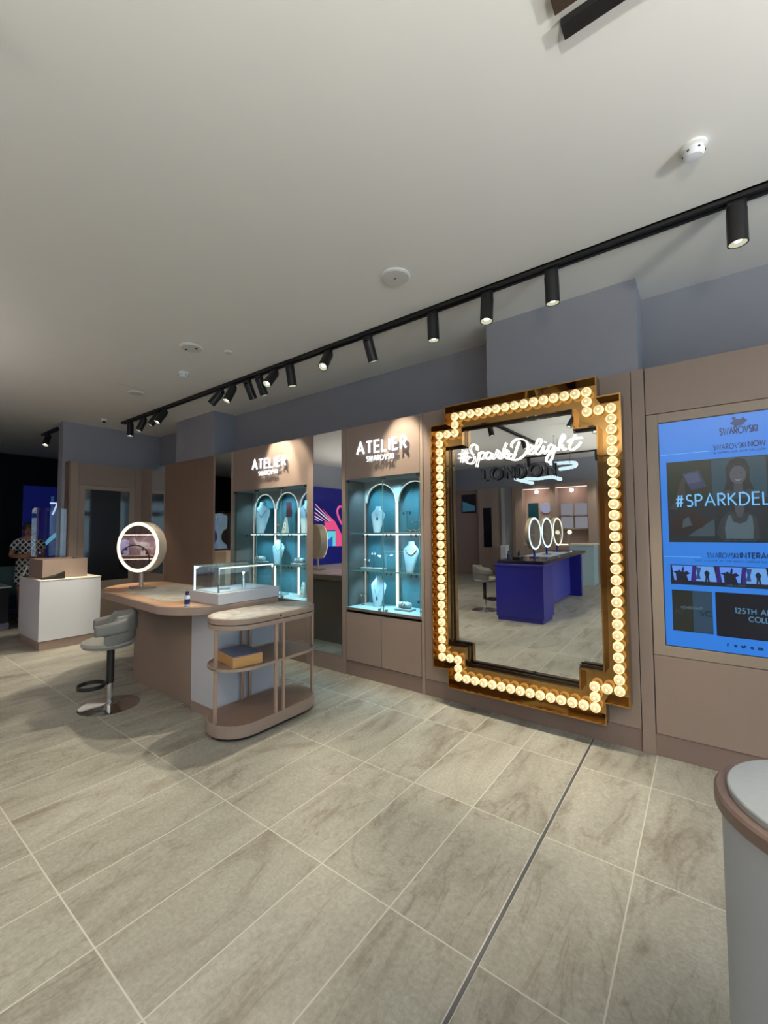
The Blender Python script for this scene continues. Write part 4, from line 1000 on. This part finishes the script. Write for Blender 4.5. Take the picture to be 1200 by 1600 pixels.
# ================================================================== WHITE TILL COUNTER
kc = thing('till_counter', 'white box-shaped till counter on a mauve plinth at the left', 'counter', (-8.0, 2.28, 0))
box((-8.50, 1.90, .13), (-7.50, 2.66, .975)).build('counter_body', WHITE, kc, bevel=.002)
box((-8.48, 1.915, 0), (-7.515, 2.645, .13)).build('plinth', MAUVE, kc)
box((-8.505, 1.895, .975), (-7.495, 2.665, .992)).build('counter_top', WHITE_T, kc, bevel=.003)
kb = thing('till_box', 'mauve upstand box on top of the white till counter', 'box', (-7.95, 2.26, .992))
m = MB().box((-7.69, 1.97, .992), (-7.67, 2.53, 1.27)).box((-8.28, 1.97, .992), (-7.69, 1.99, 1.27)).box((-8.28, 2.51, .992), (-7.69, 2.53, 1.27)).box((-8.28, 1.99, .992), (-8.26, 2.51, 1.27))
m.build('box_walls', MAUVE, kb)
MB().box((-8.26, 1.99, .992), (-7.69, 2.51, 1.01)).build('box_floor', MAUVE_D, kb)
t = thing('card_terminal', 'black card payment terminal lying on the white till counter', 'card terminal', (-7.585, 2.06, .992))
M = Matrix.Translation((-7.585, 2.07, .992)) @ Matrix.Rotation(-.12, 4, 'Z')
MB().loft([[(-.045, -.13, 0), (.045, -.13, 0), (.045, -.13, .02), (-.045, -.13, .02)], [(-.05, .02, 0), (.05, .02, 0), (.05, .02, .045), (-.05, .02, .055)], [(-.045, .14, 0), (.045, .14, 0), (.045, .14, .105), (-.045, .14, .105)]]).xform(M).build('terminal_body', mat('terminal_black', (.015, .013, .013), .35), t, bevel=.006)
MB().add([(-.035, .03, .061), (.035, .03, .061), (.035, .11, .095), (-.035, .11, .095)], [(0,1,2,3)]).xform(M).build('terminal_screen', mat('terminal_screen', (.12, .10, .08), .15), t)
MB().box((-.03, -.11, .022), (.03, -.05, .030)).xform(M).build('keypad', mat('keypad_grey', (.12, .12, .13), .5), t)
t = thing('price_stand', 'small white leaning sign stand at the till counter\'s left corner', 'sign stand', (-8.33, 1.95, .992))
MB().add([(-8.37, 1.90, 1.012), (-8.30, 1.90, 1.012), (-8.30, 1.950, 1.17), (-8.37, 1.950, 1.17), (-8.37, 1.908, 1.010), (-8.30, 1.908, 1.010), (-8.30, 1.957, 1.167), (-8.37, 1.957, 1.167)], [(0,1,2,3), (7,6,5,4), (0,4,5,1), (1,5,6,2), (2,6,7,3), (3,7,4,0)]).build('card', WEDGE, t)
box((-8.38, 1.90, .993), (-8.30, 1.962, 1.012)).build('foot', BLACK, t)
px = thing('plexi_screen', 'clear upright plastic guard screen standing on the till counter', 'guard screen', (-8.30, 2.25, .992))
poly = round_poly([(1.98, 1.012), (2.43, 1.012), (2.43, 2.06), (1.98, 2.06)], [.005, .005, .06, .06])
MB().loft([[(-8.306, y, z) for y, z in poly], [(-8.300, y, z) for y, z in poly]]).build('clear_sheet', PLEXI, px)
MB().box((-8.35, 2.02, .992), (-8.285, 2.10, 1.015)).build('foot', CHROME, px); MB().box((-8.35, 2.32, .992), (-8.285, 2.40, 1.015)).build('foot', CHROME, px)

# ================================================================== ROUND PLINTH (foreground right)
rp = thing('round_plinth', 'round grey-topped plinth in the foreground, cut by the right edge', 'plinth', (.262, 1.443, 0))
MB().lathe([(.247, 0), (.247, .945)], (.262, 1.443, 0), 72).build('plinth_body', PLINTHB, rp, smooth=True)
MB().lathe([(.255, .945), (.262, .950), (.262, .978), (.256, .984)], (.262, 1.443, 0), 72).build('wood_rim', mat('plinth_rim', (.13, .09, .075), .45), rp, smooth=True)
MB().lathe([(.234, .984), (.234, .997), (.231, 1.0)], (.262, 1.443, 0), 72).build('top_disc', TOPGREY, rp, smooth=True)

# ================================================================== FAR DARK ROOM
fs = thing('wall_display', 'deep blue glowing wall display in the dark room behind the guard screen', 'screen', (-13.5, 3.5, 1.0))
box((-13.58, 3.05, .9), (-13.50, 4.0, 2.86)).build('screen_panel', emit('deep_blue_screen', (.003, .005, .055), 1.0), fs)
pts = [(-13.49, 3.40, 1.15), (-13.49, 3.47, 1.32), (-13.49, 3.58, 1.48), (-13.49, 3.72, 1.62), (-13.49, 3.86, 1.70), (-13.49, 3.97, 1.72)]
MB().tube(pts, [.02, .03, .045, .05, .05, .05], 6).build('pale_swirl', emit('swirl_teal', (.09, .30, .42), 1.0), fs)
box((-13.497, 3.60, 1.55), (-13.49, 3.66, 2.62)).build('pale_streak', emit('streak_teal', (.015, .05, .12), 1.0), fs)
letters('7', (-13.495, 3.58, 2.14), .30, .13, .2, .01, U=(0,1,0), Nn=(1,0,0), width=.16).build('numeral', emit('numeral_white', (.5, .55, .9), 1.2), fs)
tb = thing('low_table', 'black low table with a pale glass edge in the dark room', 'table', (-10.1, 1.7, 0))
box((-10.6, .9, .12), (-9.66, 2.02, .72)).build('table_body', BLACKP, tb); box((-10.62, .88, .72), (-9.62, 2.05, .745)).build('glass_top', mat('pale_glass_edge', (.42, .47, .46), .2), tb)
box((-10.58, .92, 0), (-9.65, 2.03, .12)).build('plinth', mat('grey_blue_plinth', (.10, .11, .16), .5), tb)
ac = thing('armchair', 'dark teal armchair behind the low table in the dark room', 'armchair', (-11.2, 2.2, 0))
box((-11.5, 1.5, .18), (-10.85, 2.75, .52)).build('seat', TEALSEAT, ac, bevel=.06, seg=4)
box((-10.97, 1.45, .40), (-10.72, 2.55, 1.02)).build('backrest', TEALSEAT, ac, bevel=.08, seg=4)
box((-11.5, 1.36, .2), (-10.8, 1.56, .78)).build('arm', TEALSEAT, ac, bevel=.05, seg=4); box((-11.5, 2.52, .2), (-10.8, 2.74, .86)).build('arm', TEALSEAT, ac, bevel=.05, seg=4)
MB().box((-11.45, 1.45, 0), (-11.4, 1.5, .2)).box((-10.9, 1.45, 0), (-10.85, 1.5, .2)).box((-11.45, 2.6, 0), (-11.4, 2.65, .2)).box((-10.9, 2.6, 0), (-10.85, 2.65, .2)).build('legs', BLACK, ac)

# person in the far room: arms folded, patterned short-sleeved dress
def skin_mesh(name, V, E, Rr, m, parent, sub=2):
    me = bpy.data.meshes.new(name); me.from_pydata(V, E, []); me.materials.append(m)
    o = bpy.data.objects.new(name, me); COL.objects.link(o); o.parent = parent
    sk = o.modifiers.new('skin', 'SKIN'); sk.use_smooth_shade = True
    for i, r in enumerate(Rr):
        rr = r if isinstance(r, tuple) else (r, r)
        me.skin_vertices[0].data[i].radius = rr; me.skin_vertices[0].data[i].use_root = (i == 0)
    s = o.modifiers.new('sub', 'SUBSURF'); s.levels = sub; s.render_levels = sub
    return o
def dress_material():
    m, nt, b = new_mat('lattice_dress'); N = nt.nodes; L = nt.links
    tc = N.new('ShaderNodeTexCoord'); sp = N.new('ShaderNodeSeparateXYZ'); L.new(tc.outputs['Object'], sp.inputs[0])
    def wave(sign):
        a = N.new('ShaderNodeMath'); a.operation = 'MULTIPLY_ADD'; L.new(sp.outputs[2], a.inputs[0]); a.inputs[1].default_value = sign*.8; L.new(sp.outputs[0], a.inputs[2])
        s = N.new('ShaderNodeMath'); s.operation = 'MULTIPLY'; L.new(a.outputs[0], s.inputs[0]); s.inputs[1].default_value = 75
        q = N.new('ShaderNodeMath'); q.operation = 'SINE'; L.new(s.outputs[0], q.inputs[0]); return q.outputs[0]
    mx = N.new('ShaderNodeMath'); mx.operation = 'MAXIMUM'; L.new(wave(1), mx.inputs[0]); L.new(wave(-1), mx.inputs[1])
    g = N.new('ShaderNodeMath'); g.operation = 'GREATER_THAN'; L.new(mx.outputs[0], g.inputs[0]); g.inputs[1].default_value = .62
    c = N.new('ShaderNodeMix'); c.data_type = 'RGBA'; L.new(g.outputs[0], c.inputs[0]); c.inputs[6].default_value = (.012, .012, .014, 1); c.inputs[7].default_value = (.62, .62, .60, 1)
    L.new(c.outputs[2], b.inputs['Base Color']); b.inputs['Roughness'].default_value = .8
    return m
pr = thing('person', 'person with folded arms in a short-sleeved black and white lattice dress', 'person', (0, 0, 0))
V = [(0,0,1.00), (0,0,1.18), (0,-.005,1.34), (0,0,1.46), (0,-.005,1.52), (0,-.015,1.60), (0,-.02,1.70),        # 0-6 pelvis..head top
     (-.17,0,1.42), (-.235,-.03,1.16), (-.06,-.20,1.16), (.05,-.225,1.20), (.10,-.21,1.22),                     # 7-11 right arm (folded)
     (.17,0,1.42), (.235,-.03,1.15), (.07,-.215,1.12), (-.05,-.235,1.15), (-.10,-.22,1.17),                     # 12-16 left arm
     (-.09,0,.92), (-.095,.0,.50), (-.095,.015,.09), (-.10,-.12,.03), (.09,0,.92), (.095,0,.50), (.095,.015,.09), (.10,-.12,.03)]
E_ = [(0,1),(1,2),(2,3),(3,4),(4,5),(5,6),(3,7),(7,8),(8,9),(9,10),(10,11),(3,12),(12,13),(13,14),(14,15),(15,16),(0,17),(17,18),(18,19),(19,20),(0,21),(21,22),(22,23),(23,24)]
Rr = [(.15,.11), (.125,.09), (.145,.10), (.08,.06), (.05,.05), (.075,.085), (.055,.07), .055, .042, .030, .030, .02, .055, .042, .030, .030, .02, (.085,.085), .055, .036, (.04,.03), (.085,.085), .055, .036, (.04,.03)]
body = skin_mesh('body', V, E_, Rr, SKIN, pr)
def fingers(bx, by, bz, sgn):
    m = MB()
    for k, (l, dz) in enumerate(((.06, .024), (.068, .008), (.064, -.008), (.05, -.023))):
        m.tube([(bx, by, bz+dz), (bx+sgn*l*.5, by-.008, bz+dz), (bx+sgn*l*.85, by+.006, bz+dz*1.1), (bx+sgn*l, by+.02, bz+dz*1.1)], [.009, .008, .007, .005], 6)
    m.tube([(bx-sgn*.03, by-.01, bz+.02), (bx-sgn*.01, by-.02, bz+.045), (bx+sgn*.015, by-.02, bz+.055)], [.011, .009, .007], 6)
    return m
fingers(.10, -.215, 1.22, 1).build('fingers', SKIN, pr, smooth=True, loc=(0,0,0)); fingers(-.10, -.225, 1.17, -1).build('fingers', SKIN, pr, smooth=True, loc=(0,0,0))
f = MB().ball((-.028, -.098, 1.635), .009, 8, 6).ball((.028, -.098, 1.635), .009, 8, 6); f.build('eyes', HAIR, pr, loc=(0,0,0))
MB().ball((0, -.112, 1.60), .014, 8, 6, (.8, 1, 1.5)).build('nose', SKIN, pr, smooth=True, loc=(0,0,0))
MB().ball((0, -.098, 1.565), .022, 10, 6, (1, .4, .28)).build('mouth', RED, pr, smooth=True, loc=(0,0,0))
MB().ball((-.082, 0, 1.62), .022, 8, 6, (.4, .8, 1.3)).ball((.082, 0, 1.62), .022, 8, 6, (.4, .8, 1.3)).build('ears', SKIN, pr, smooth=True, loc=(0,0,0))
MB().ball((0, .025, 1.665), .105, 18, 12, (.95, .98, 1.0)).ball((0, .055, 1.60), .085, 14, 10, (1.0, .8, 1.3)).build('hair', HAIR, pr, smooth=True, loc=(0,0,0))
DV = [(0,0,.98), (0,0,1.16), (0,-.005,1.33), (0,0,1.425), (-.165,0,1.415), (-.215,-.015,1.25), (.165,0,1.415), (.215,-.015,1.25), (0,0,.60)]
DE = [(0,1),(1,2),(2,3),(3,4),(4,5),(3,6),(6,7),(0,8)]
skin_mesh('dress', DV, DE, [(.19,.14), (.14,.105), (.165,.115), (.085,.07), .075, .068, .075, .068, (.25,.20)], dress_material(), pr)
pr.location = (-10.35, 2.43, 0); pr.rotation_euler = (0, 0, math.radians(68)); pr.scale = (1.06, 1.06, 1.06)

# ================================================================== BEHIND THE CAMERA (seen in the mirrors)
# cobalt counter
bc = thing('blue_counter', 'long cobalt blue counter with a black top, seen in the bulb mirror', 'counter', (-2.6, -1.5, 0))
box((-3.0, -.48, .07), (-2.17, .10, .95)).build('end_block', BLUE, bc, bevel=.004)
box((-2.98, -.46, 0), (-2.19, .08, .07)).build('plinth', BLUE, bc)
box((-3.02, -.50, .95), (-2.15, .12, .985)).build('block_top', BLUE, bc, bevel=.003)
box((-2.95, -3.2, .03), (-2.52, -.48, .98)).build('counter_body', BLUE_L, bc)
box((-3.0, -3.28, 0), (-2.28, -3.16, .98)).build('end_panel', BLUE, bc)
box((-3.02, -3.30, .985), (-2.20, -.05, 1.045)).build('counter_top', mat('black_stone', (.01, .01, .02), .12), bc, bevel=.004)
box((-2.88, -2.6, 1.045), (-2.36, -1.0, 1.050)).build('display_mat', mat('pale_mat', (.35, .42, .5), .4), bc)
for k, (y, mm) in enumerate(((-.85, RING_C), (-1.65, RING_C), (-2.45, RING_W))):
    t = thing('ring_mirror', ['cool-lit ring mirror on the blue counter, foremost of three in the reflection', 'cool-lit ring mirror in the middle of three on the blue counter', 'warm-lit ring mirror, rearmost of three on the blue counter'][k], 'table mirror', (-2.6, y, 1.05))
    nr = Vector((.995, .06, .02)).normalized(); M = Matrix.Translation((-2.6, y, 1.50)) @ nr.to_track_quat('Z', 'Y').to_matrix().to_4x4()
    r = .31
    MB().lathe([(r, .02), (r, -.05), (.01, -.05)], (0,0,0), 40, cap=False).xform(M).build('housing', CREAM, t, smooth=True)
    MB().lathe([(r-.035, .026), (r-.03, .030), (r-.002, .030), (r, .02)], (0,0,0), 40, cap=False).xform(M).build('light_ring', mm, t, smooth=True)
    MB().lathe([(r-.034, .024), (.001, .024)], (0,0,0), 40).xform(M).build('mirror_glass', MIRROR, t)
    MB().lathe([(.09, 0), (.09, .01), (.022, .015), (.022, .15)], (-2.6, y, 1.05), 18).build('stem', BLUE, t, smooth=True)
t = thing('card_terminal', 'dark payment terminal on the near end of the blue counter', 'card terminal', (-2.75, -.35, 1.045)); box((-2.80, -.42, 1.046), (-2.66, -.2, 1.10)).build('terminal_body', BLACK, t, bevel=.01)
for k, (x, y) in enumerate(((-2.86, -.18), (-2.90, -.30), (-2.82, -.62))):
    t = thing('sanitizer_bottle', ['dark little bottle nearest the blue counter\'s end', 'dark little bottle behind the first on the blue counter', 'dark little bottle beside the foremost ring mirror'][k], 'bottle', (x, y, 1.045))
    MB().lathe([(.025, 0), (.025, .10), (.01, .115)], (x, y, 1.045), 14).build('bottle_body', NAVY, t, smooth=True); MB().lathe([(.012, .11), (.012, .15)], (x, y, 1.045), 12).build('cap', BLACK, t, smooth=True)
t = thing('desk_lamp', 'small desk lamp with a round glowing head on the blue counter', 'lamp', (-2.45, -2.9, 1.045))
MB().lathe([(.06, 0), (.06, .012), (.008, .014)], (-2.45, -2.9, 1.046), 18).build('base', CHROME, t, smooth=True)
MB().tube([(-2.45, -2.9, 1.05), (-2.45, -2.9, 1.45), (-2.43, -2.85, 1.50)], .008, 8).build('pole', CHROME, t); MB().ball((-2.42, -2.82, 1.48), .05, 14, 10).build('lamp_head', RING_W, t, smooth=True)
# crystal light bars
t = thing('crystal_chandelier', 'icy lit crystal light bars hanging in the bulb mirror\'s reflection', 'chandelier', (-2.8, -2.5, 2.7))
def facet_bar(pts, r):
    out = []; n = 26; m = MB()
    P = smooth_path([Vector(p) for p in pts], 9)
    for i, p in enumerate(P): m.ball(tuple(p), r*(1.0 if i % 2 else .8), 7, 4)
    m.tube([tuple(p) for p in P], r*.75, 7); return m
facet_bar([(-3.12, -2.5, 2.62), (-3.50, -2.5, 2.75), (-3.1, -2.75, 2.74), (-2.75, -2.75, 2.75), (-2.50, -2.5, 2.66)], .05).build('light_bar', ICE, t)
facet_bar([(-2.50, -2.5, 2.89), (-2.21, -2.5, 2.92), (-2.25, -2.6, 3.02), (-2.72, -2.6, 3.04)], .05).build('light_bar', ICE, t)
m = MB()
for x, y, z in ((-3.3, -2.6, 2.74), (-2.6, -2.7, 2.72), (-2.3, -2.55, 3.0), (-2.65, -2.6, 3.04)): m.tube([(x, y, z), (x, y, CZ)], .003, 5)
m.build('cable', BLACK, t)
# fill lamps in hanging bowls, added out of view to brighten the ceiling
for k, (x, y) in enumerate(((.9, -1.0), (-.4, -3.2), (2.6, .9), (-6.2, -1.3))):
    t = thing('pendant_uplight', ['bowl-shaped pendant uplighter behind the camera', 'bowl-shaped pendant uplighter over the rear of the shop', 'bowl-shaped pendant uplighter by the shop window', 'bowl-shaped pendant uplighter near the blue video wall'][k], 'pendant lamp', (x, y, CZ))
    MB().lathe([(.05, 0), (.05, -.03)], (x, y, CZ), 16).build('ceiling_rose', BLACK, t, smooth=True)
    for q in range(3):
        a = q*2*PI/3; MB().tube([(x, y, CZ-.03), (x+.34*math.cos(a), y+.34*math.sin(a), 2.50)], .003, 5).build('cord', BLACK, t)
    MB().lathe([(.36, 2.52), (.33, 2.43), (.22, 2.36), (.03, 2.33), (.03, 2.345), (.215, 2.375), (.32, 2.44), (.35, 2.52)], (x, y, 0), 36, cap=False).build('bowl', CREAM, t, smooth=True)
    ld = bpy.data.lights.new('uplight', 'AREA'); ld.shape = 'DISK'; ld.size = .5; ld.energy = FILL_W*(.35 if k == 3 else 1.0); ld.color = (1.0, .965, .90)
    lo = bpy.data.objects.new('uplight', ld); COL.objects.link(lo); lo.parent = t; lo.location = (0, 0, 2.45-CZ); lo.rotation_euler = (PI, 0, 0)
# rear wall cladding
RYB = -6.24
def rear(name, x0, x1, z0, z1, m, d=.05, bev=.003):
    tn[0] += 1; return struct('trim_%d' % tn[0], box((x0, RYB, z0), (x1, RYB+d, z1)), m, bevel=bev)
rear('p', -8.9, -6.05, 0, 2.86, MAUVE, .05)
rear('p', -6.03, -5.36, 0, 2.87, MAUVE, .28)
rear('p', -5.34, -5.20, 0, 2.87, GREYW, .06)
rear('p', -5.20, -4.98, 0, 2.87, WALL, .02)
rear('p', -4.96, -4.78, 0, 2.87, CREAM, .06)
rear('p', -4.76, -4.52, 0, 2.87, MAUVE, .36)
rear('p', -3.68, -3.52, 0, 2.87, MAUVE, .36)
rear('p', -2.63, -2.40, 0, 2.87, MAUVE, .36)
rear('p', -2.38, 4.4, 0, 2.86, MAUVE, .05)
for k, (x0, x1) in enumerate(((-4.52, -3.68), (-3.52, -2.63))):
    t = thing('display_niche', ['reflected wall niche with a dark teal screen, left of the two behind the ring mirrors', 'reflected wall niche with pale square boxes, right of the two behind the ring mirrors'][k], 'display niche', ((x0+x1)/2, RYB, .9))
    box((x0, RYB, 1.0), (x1, RYB+.03, 2.87)).build('back_panel', PINKISH, t)
    box((x0, RYB, 0), (x1, RYB+.34, 1.0)).build('cupboard', MAUVE, t)
    box((x0, RYB+.03, 2.75), (x1, RYB+.34, 2.87)).build('header', MAUVE, t)
    box((x0+.02, RYB+.30, 2.735), (x1-.02, RYB+.325, 2.75)).build('pink_light', PINKLED, t)
    box((x0, RYB+.03, 1.02), (x1, RYB+.05, 1.04)).build('low_light', LED_W, t)
    if k == 0:
        box((x0+.08, RYB+.03, 1.75), (x0+.40, RYB+.05, 2.32)).build('dark_picture', mat('teal_picture', (.01, .05, .07), .2), t)
        MB().lathe([(.16, 0), (.15, .06), (.02, .07)], (x1-.22, RYB+.03, 2.15), 24, axis='y').build('oval_display', emit('lilac_panel', (.42, .42, .62), .8), t, smooth=True)
        box((x0+.45, RYB+.03, 1.80), (x1, RYB+.26, 1.83)).build('shelf', MAUVE_L, t)
    else:
        for i in range(2):
            for j in range(2):
                xx = x0+.07+i*.40; zz = 1.52+j*.40
                box((xx, RYB+.03, zz), (xx+.34, RYB+.05, zz+.34)).build('lit_panel', emit('lilac_box', (.46, .44, .50), .55), t)
        for zz in (1.50, 1.90): box((x0+.03, RYB+.03, zz-.02), (x1-.03, RYB+.26, zz)).build('shelf', MAUVE_L, t)
    ld = bpy.data.lights.new('niche_light', 'POINT'); ld.energy = 9; ld.color = (1, .8, .72); ld.shadow_soft_size = .05
    lo = bpy.data.objects.new('niche_light', ld); COL.objects.link(lo); lo.parent = t; lo.location = (0, .26, 1.75)
t = box((-5.86, -5.955, .92), (-5.58, -5.94, 2.22)).build('narrow_mirror', DARKGLASS, None); tag(t, 'tall dark mirror strip on a mauve pillar, seen in the bulb mirror', 'mirror')
t = thing('wall_picture', 'dark framed picture on the rear mauve wall, seen in the bulb mirror', 'picture', (-6.4, RYB+.05, 2.0))
box((-6.75, RYB+.05, 2.08), (-6.22, RYB+.08, 2.72)).build('frame', BLACK, t)
MB().add([(-6.72, RYB+.082, 2.12), (-6.24, RYB+.082, 2.16), (-6.24, RYB+.082, 2.30), (-6.72, RYB+.082, 2.50)], [(0,1,2,3)]).build('print', emit('print_blue', (.02, .07, .10), 1), t)
t = thing('pale_counter', 'pale blue-grey cabinet counter at the rear, seen in the bulb mirror', 'counter', (-2.4, -5.3, 0))
box((-2.95, -5.6, .0), (-2.35, -5.0, 1.06)).build('counter_body', PALEBLUE, t, bevel=.004); box((-2.98, -5.63, 1.06), (-2.32, -4.97, 1.10)).build('counter_top', WHITE_T, t)
t = box((-5.16, -5.9, 0), (-4.99, -5.6, 1.0)).build('white_pedestal', WHITE, None, bevel=.004); tag(t, 'narrow white pedestal by the grey doorway, seen in the bulb mirror', 'pedestal')
# LED wall with the pink swan graphic
LX = -8.86
lw = thing('led_wall', 'deep blue video wall with a pink swan graphic, seen in the tall mirror strip', 'video wall', (LX, -2.4, .7))
box((-8.9, -4.6, .70), (LX, -.35, 2.95)).build('screen_panel', emit('cobalt_screen', (.008, .010, .13), 1.0), lw)
def lpoly(name, col, P, st=1.0, k=1):
    return MB().loft([[(LX+.0005, y, z) for y, z in P], [(LX+.002+.001*k, y, z) for y, z in P]]).build(name, emit('led_'+name, col, st), lw)
lpoly('pink_body', (.95, .10, .28), [(-1.35, 2.33), (-1.62, 2.13), (-1.88, 1.96), (-2.2, 1.52), (-2.45, 1.25), (-2.5, 1.21), (-1.9, 1.21), (-1.9, 1.7), (-1.49, 1.69), (-1.42, 1.95), (-1.75, 1.97)])
lpoly('teal_patch', (.16, .72, .85), [(-1.52, 1.67), (-1.9, 1.67), (-1.9, 1.22), (-1.77, 1.22), (-1.77, 1.52), (-1.56, 1.39)], 1, 2)
lpoly('blue_patch', (.02, .12, .6), [(-1.56, 1.39), (-1.77, 1.52), (-1.77, 1.22), (-1.5, 1.22)], 1, 2)
for k, (a, b) in enumerate((((-1.06, 2.46), (-1.75, 1.97)), ((-1.05, 2.34), (-1.67, 1.97)), ((-1.04, 2.22), (-1.52, 1.97)), ((-1.04, 2.11), (-1.37, 1.97)), ((-1.04, 2.03), (-1.23, 1.96)))):
    lpoly('feather_stripe', (.75, .85, .95) if k % 2 else (.95, .35, .5), [a, b, (b[0]+.06, b[1]+.0), (a[0], a[1]-.035)], 1, 2+k)
nk = [(-2.62, 1.55), (-2.40, 1.72), (-2.19, 1.87), (-2.04, 2.07), (-1.97, 2.25), (-2.02, 2.38), (-2.12, 2.42), (-2.22, 2.38), (-2.26, 2.28)]
MB().tube([(LX+.004, y, z) for y, z in [tuple(v) for v in smooth_path([Vector(q) for q in nk])]], .034, 6).build('swan_neck', emit('neck_pink', (.95, .12, .35), 1.0), lw)
# shelving seen in the round desk mirror
su = thing('shelf_unit', 'pink-lit display shelving reflected in the round desk mirror', 'shelf unit', (-6.9, -2.6, 0))
box((-7.6, -3.0, 0), (-6.0, -2.96, 2.6)).build('back_panel', mat('lilac_back', (.55, .44, .48), .6), su)
box((-7.62, -3.0, 0), (-7.58, -2.5, 2.6)).build('side_panel', MAUVE, su); box((-6.02, -3.0, 0), (-5.98, -2.5, 2.6)).build('side_panel', MAUVE, su)
for z in (.74, 1.15, 1.68, 2.3): 
    box((-7.58, -2.96, z-.06), (-6.02, -2.5, z)).build('shelf', ROSE, su)
for z in (1.62, 1.09):
    box((-7.5, -2.56, z-.022), (-6.1, -2.53, z)).build('shelf_light', PINKLED, su)
    for k in range(8): MB().lathe([(.012, -.02), (.014, -.06)], (-7.4+.17*k, -2.6, z), 8).build('shelf_spot', BLACK, su)
ld = bpy.data.lights.new('shelf_lamp', 'AREA'); ld.shape = 'RECTANGLE'; ld.size = 1.3; ld.size_y = .05; ld.energy = 45; ld.color = (1, .80, .84)
lo = bpy.data.objects.new('shelf_lamp', ld); COL.objects.link(lo); lo.parent = su; lo.location = (.1, .1, 1.60)
LILACP = mat('lilac_prop', (.45, .48, .75), .4)
t = box((-7.42, -2.78, 1.152), (-7.26, -2.62, 1.50)).build('gift_bag', LILACP, None, bevel=.02); tag(t, 'lilac-blue bag on the shelving reflected in the round desk mirror', 'gift bag')
t = thing('swan_figure', 'white swan-like display figure reflected in the round desk mirror', 'figurine', (-6.95, -2.7, 1.152))
MB().ball((-6.95, -2.7, 1.36), .13, 16, 10, (1.25, .6, .75)).build('figure_body', PEARL, t, smooth=True)
MB().tube([(-7.05, -2.7, 1.41), (-7.12, -2.7, 1.48), (-7.15, -2.7, 1.56)], [.04, .025, .008], 8).build('figure_neck', PEARL, t, smooth=True); MB().lathe([(.05, 0), (.05, .12)], (-6.95, -2.7, 1.152), 12).build('foot', PEARL, t)
t = MB()
for k in range(9): t.ball((-7.15+.08*k, -2.66, .772), .038, 8, 6, (1.3, 1, .6))
t = t.build('shell_heap', PEARL, None, smooth=True); tag(t, 'row of pale stones on the lower shelf reflected in the round desk mirror', 'stones', kind='stuff')
t = thing('arch_stand', 'dark arch-shaped display stand reflected in the round desk mirror', 'display stand', (-6.83, -1.9, 0))
ar = [(-7.11, -1.9, 0), (-7.11, -1.9, 1.12)]+[(-6.83-.28*math.cos(PI*k/14), -1.9, 1.12+.28*math.sin(PI*k/14)) for k in range(1, 14)]+[(-6.55, -1.9, 1.12), (-6.55, -1.9, 0)]
MB().tube(ar, .013, 8).build('arch_tube', mat('bronze_dark', (.10, .08, .08), .35, metal=.5), t, smooth=True)
for k in (2, 4, 10, 12):
    a = PI*k/14; c = (-6.83-.25*math.cos(a), -1.9, 1.12+.25*math.sin(a)); MB().ball(c, .022, 8, 6).build('clip', BLACK, t)
# brown panel in the dark room, seen in the second mirror strip
t = box((-13.58, -2.2, 0), (-13.5, -.9, 2.4)).build('brown_panel', WALNUT, None); tag(t, 'brown panel in the dark room, seen in the mirror strip left of the left cabinet', 'panel')
t = box((-13.58, -.9, 0), (-13.5, -.3, 2.2)).build('blue_banner', emit('banner_blue', (.004, .006, .05), 1.0), None); tag(t, 'dark blue banner beside the brown panel in the dark room', 'banner')
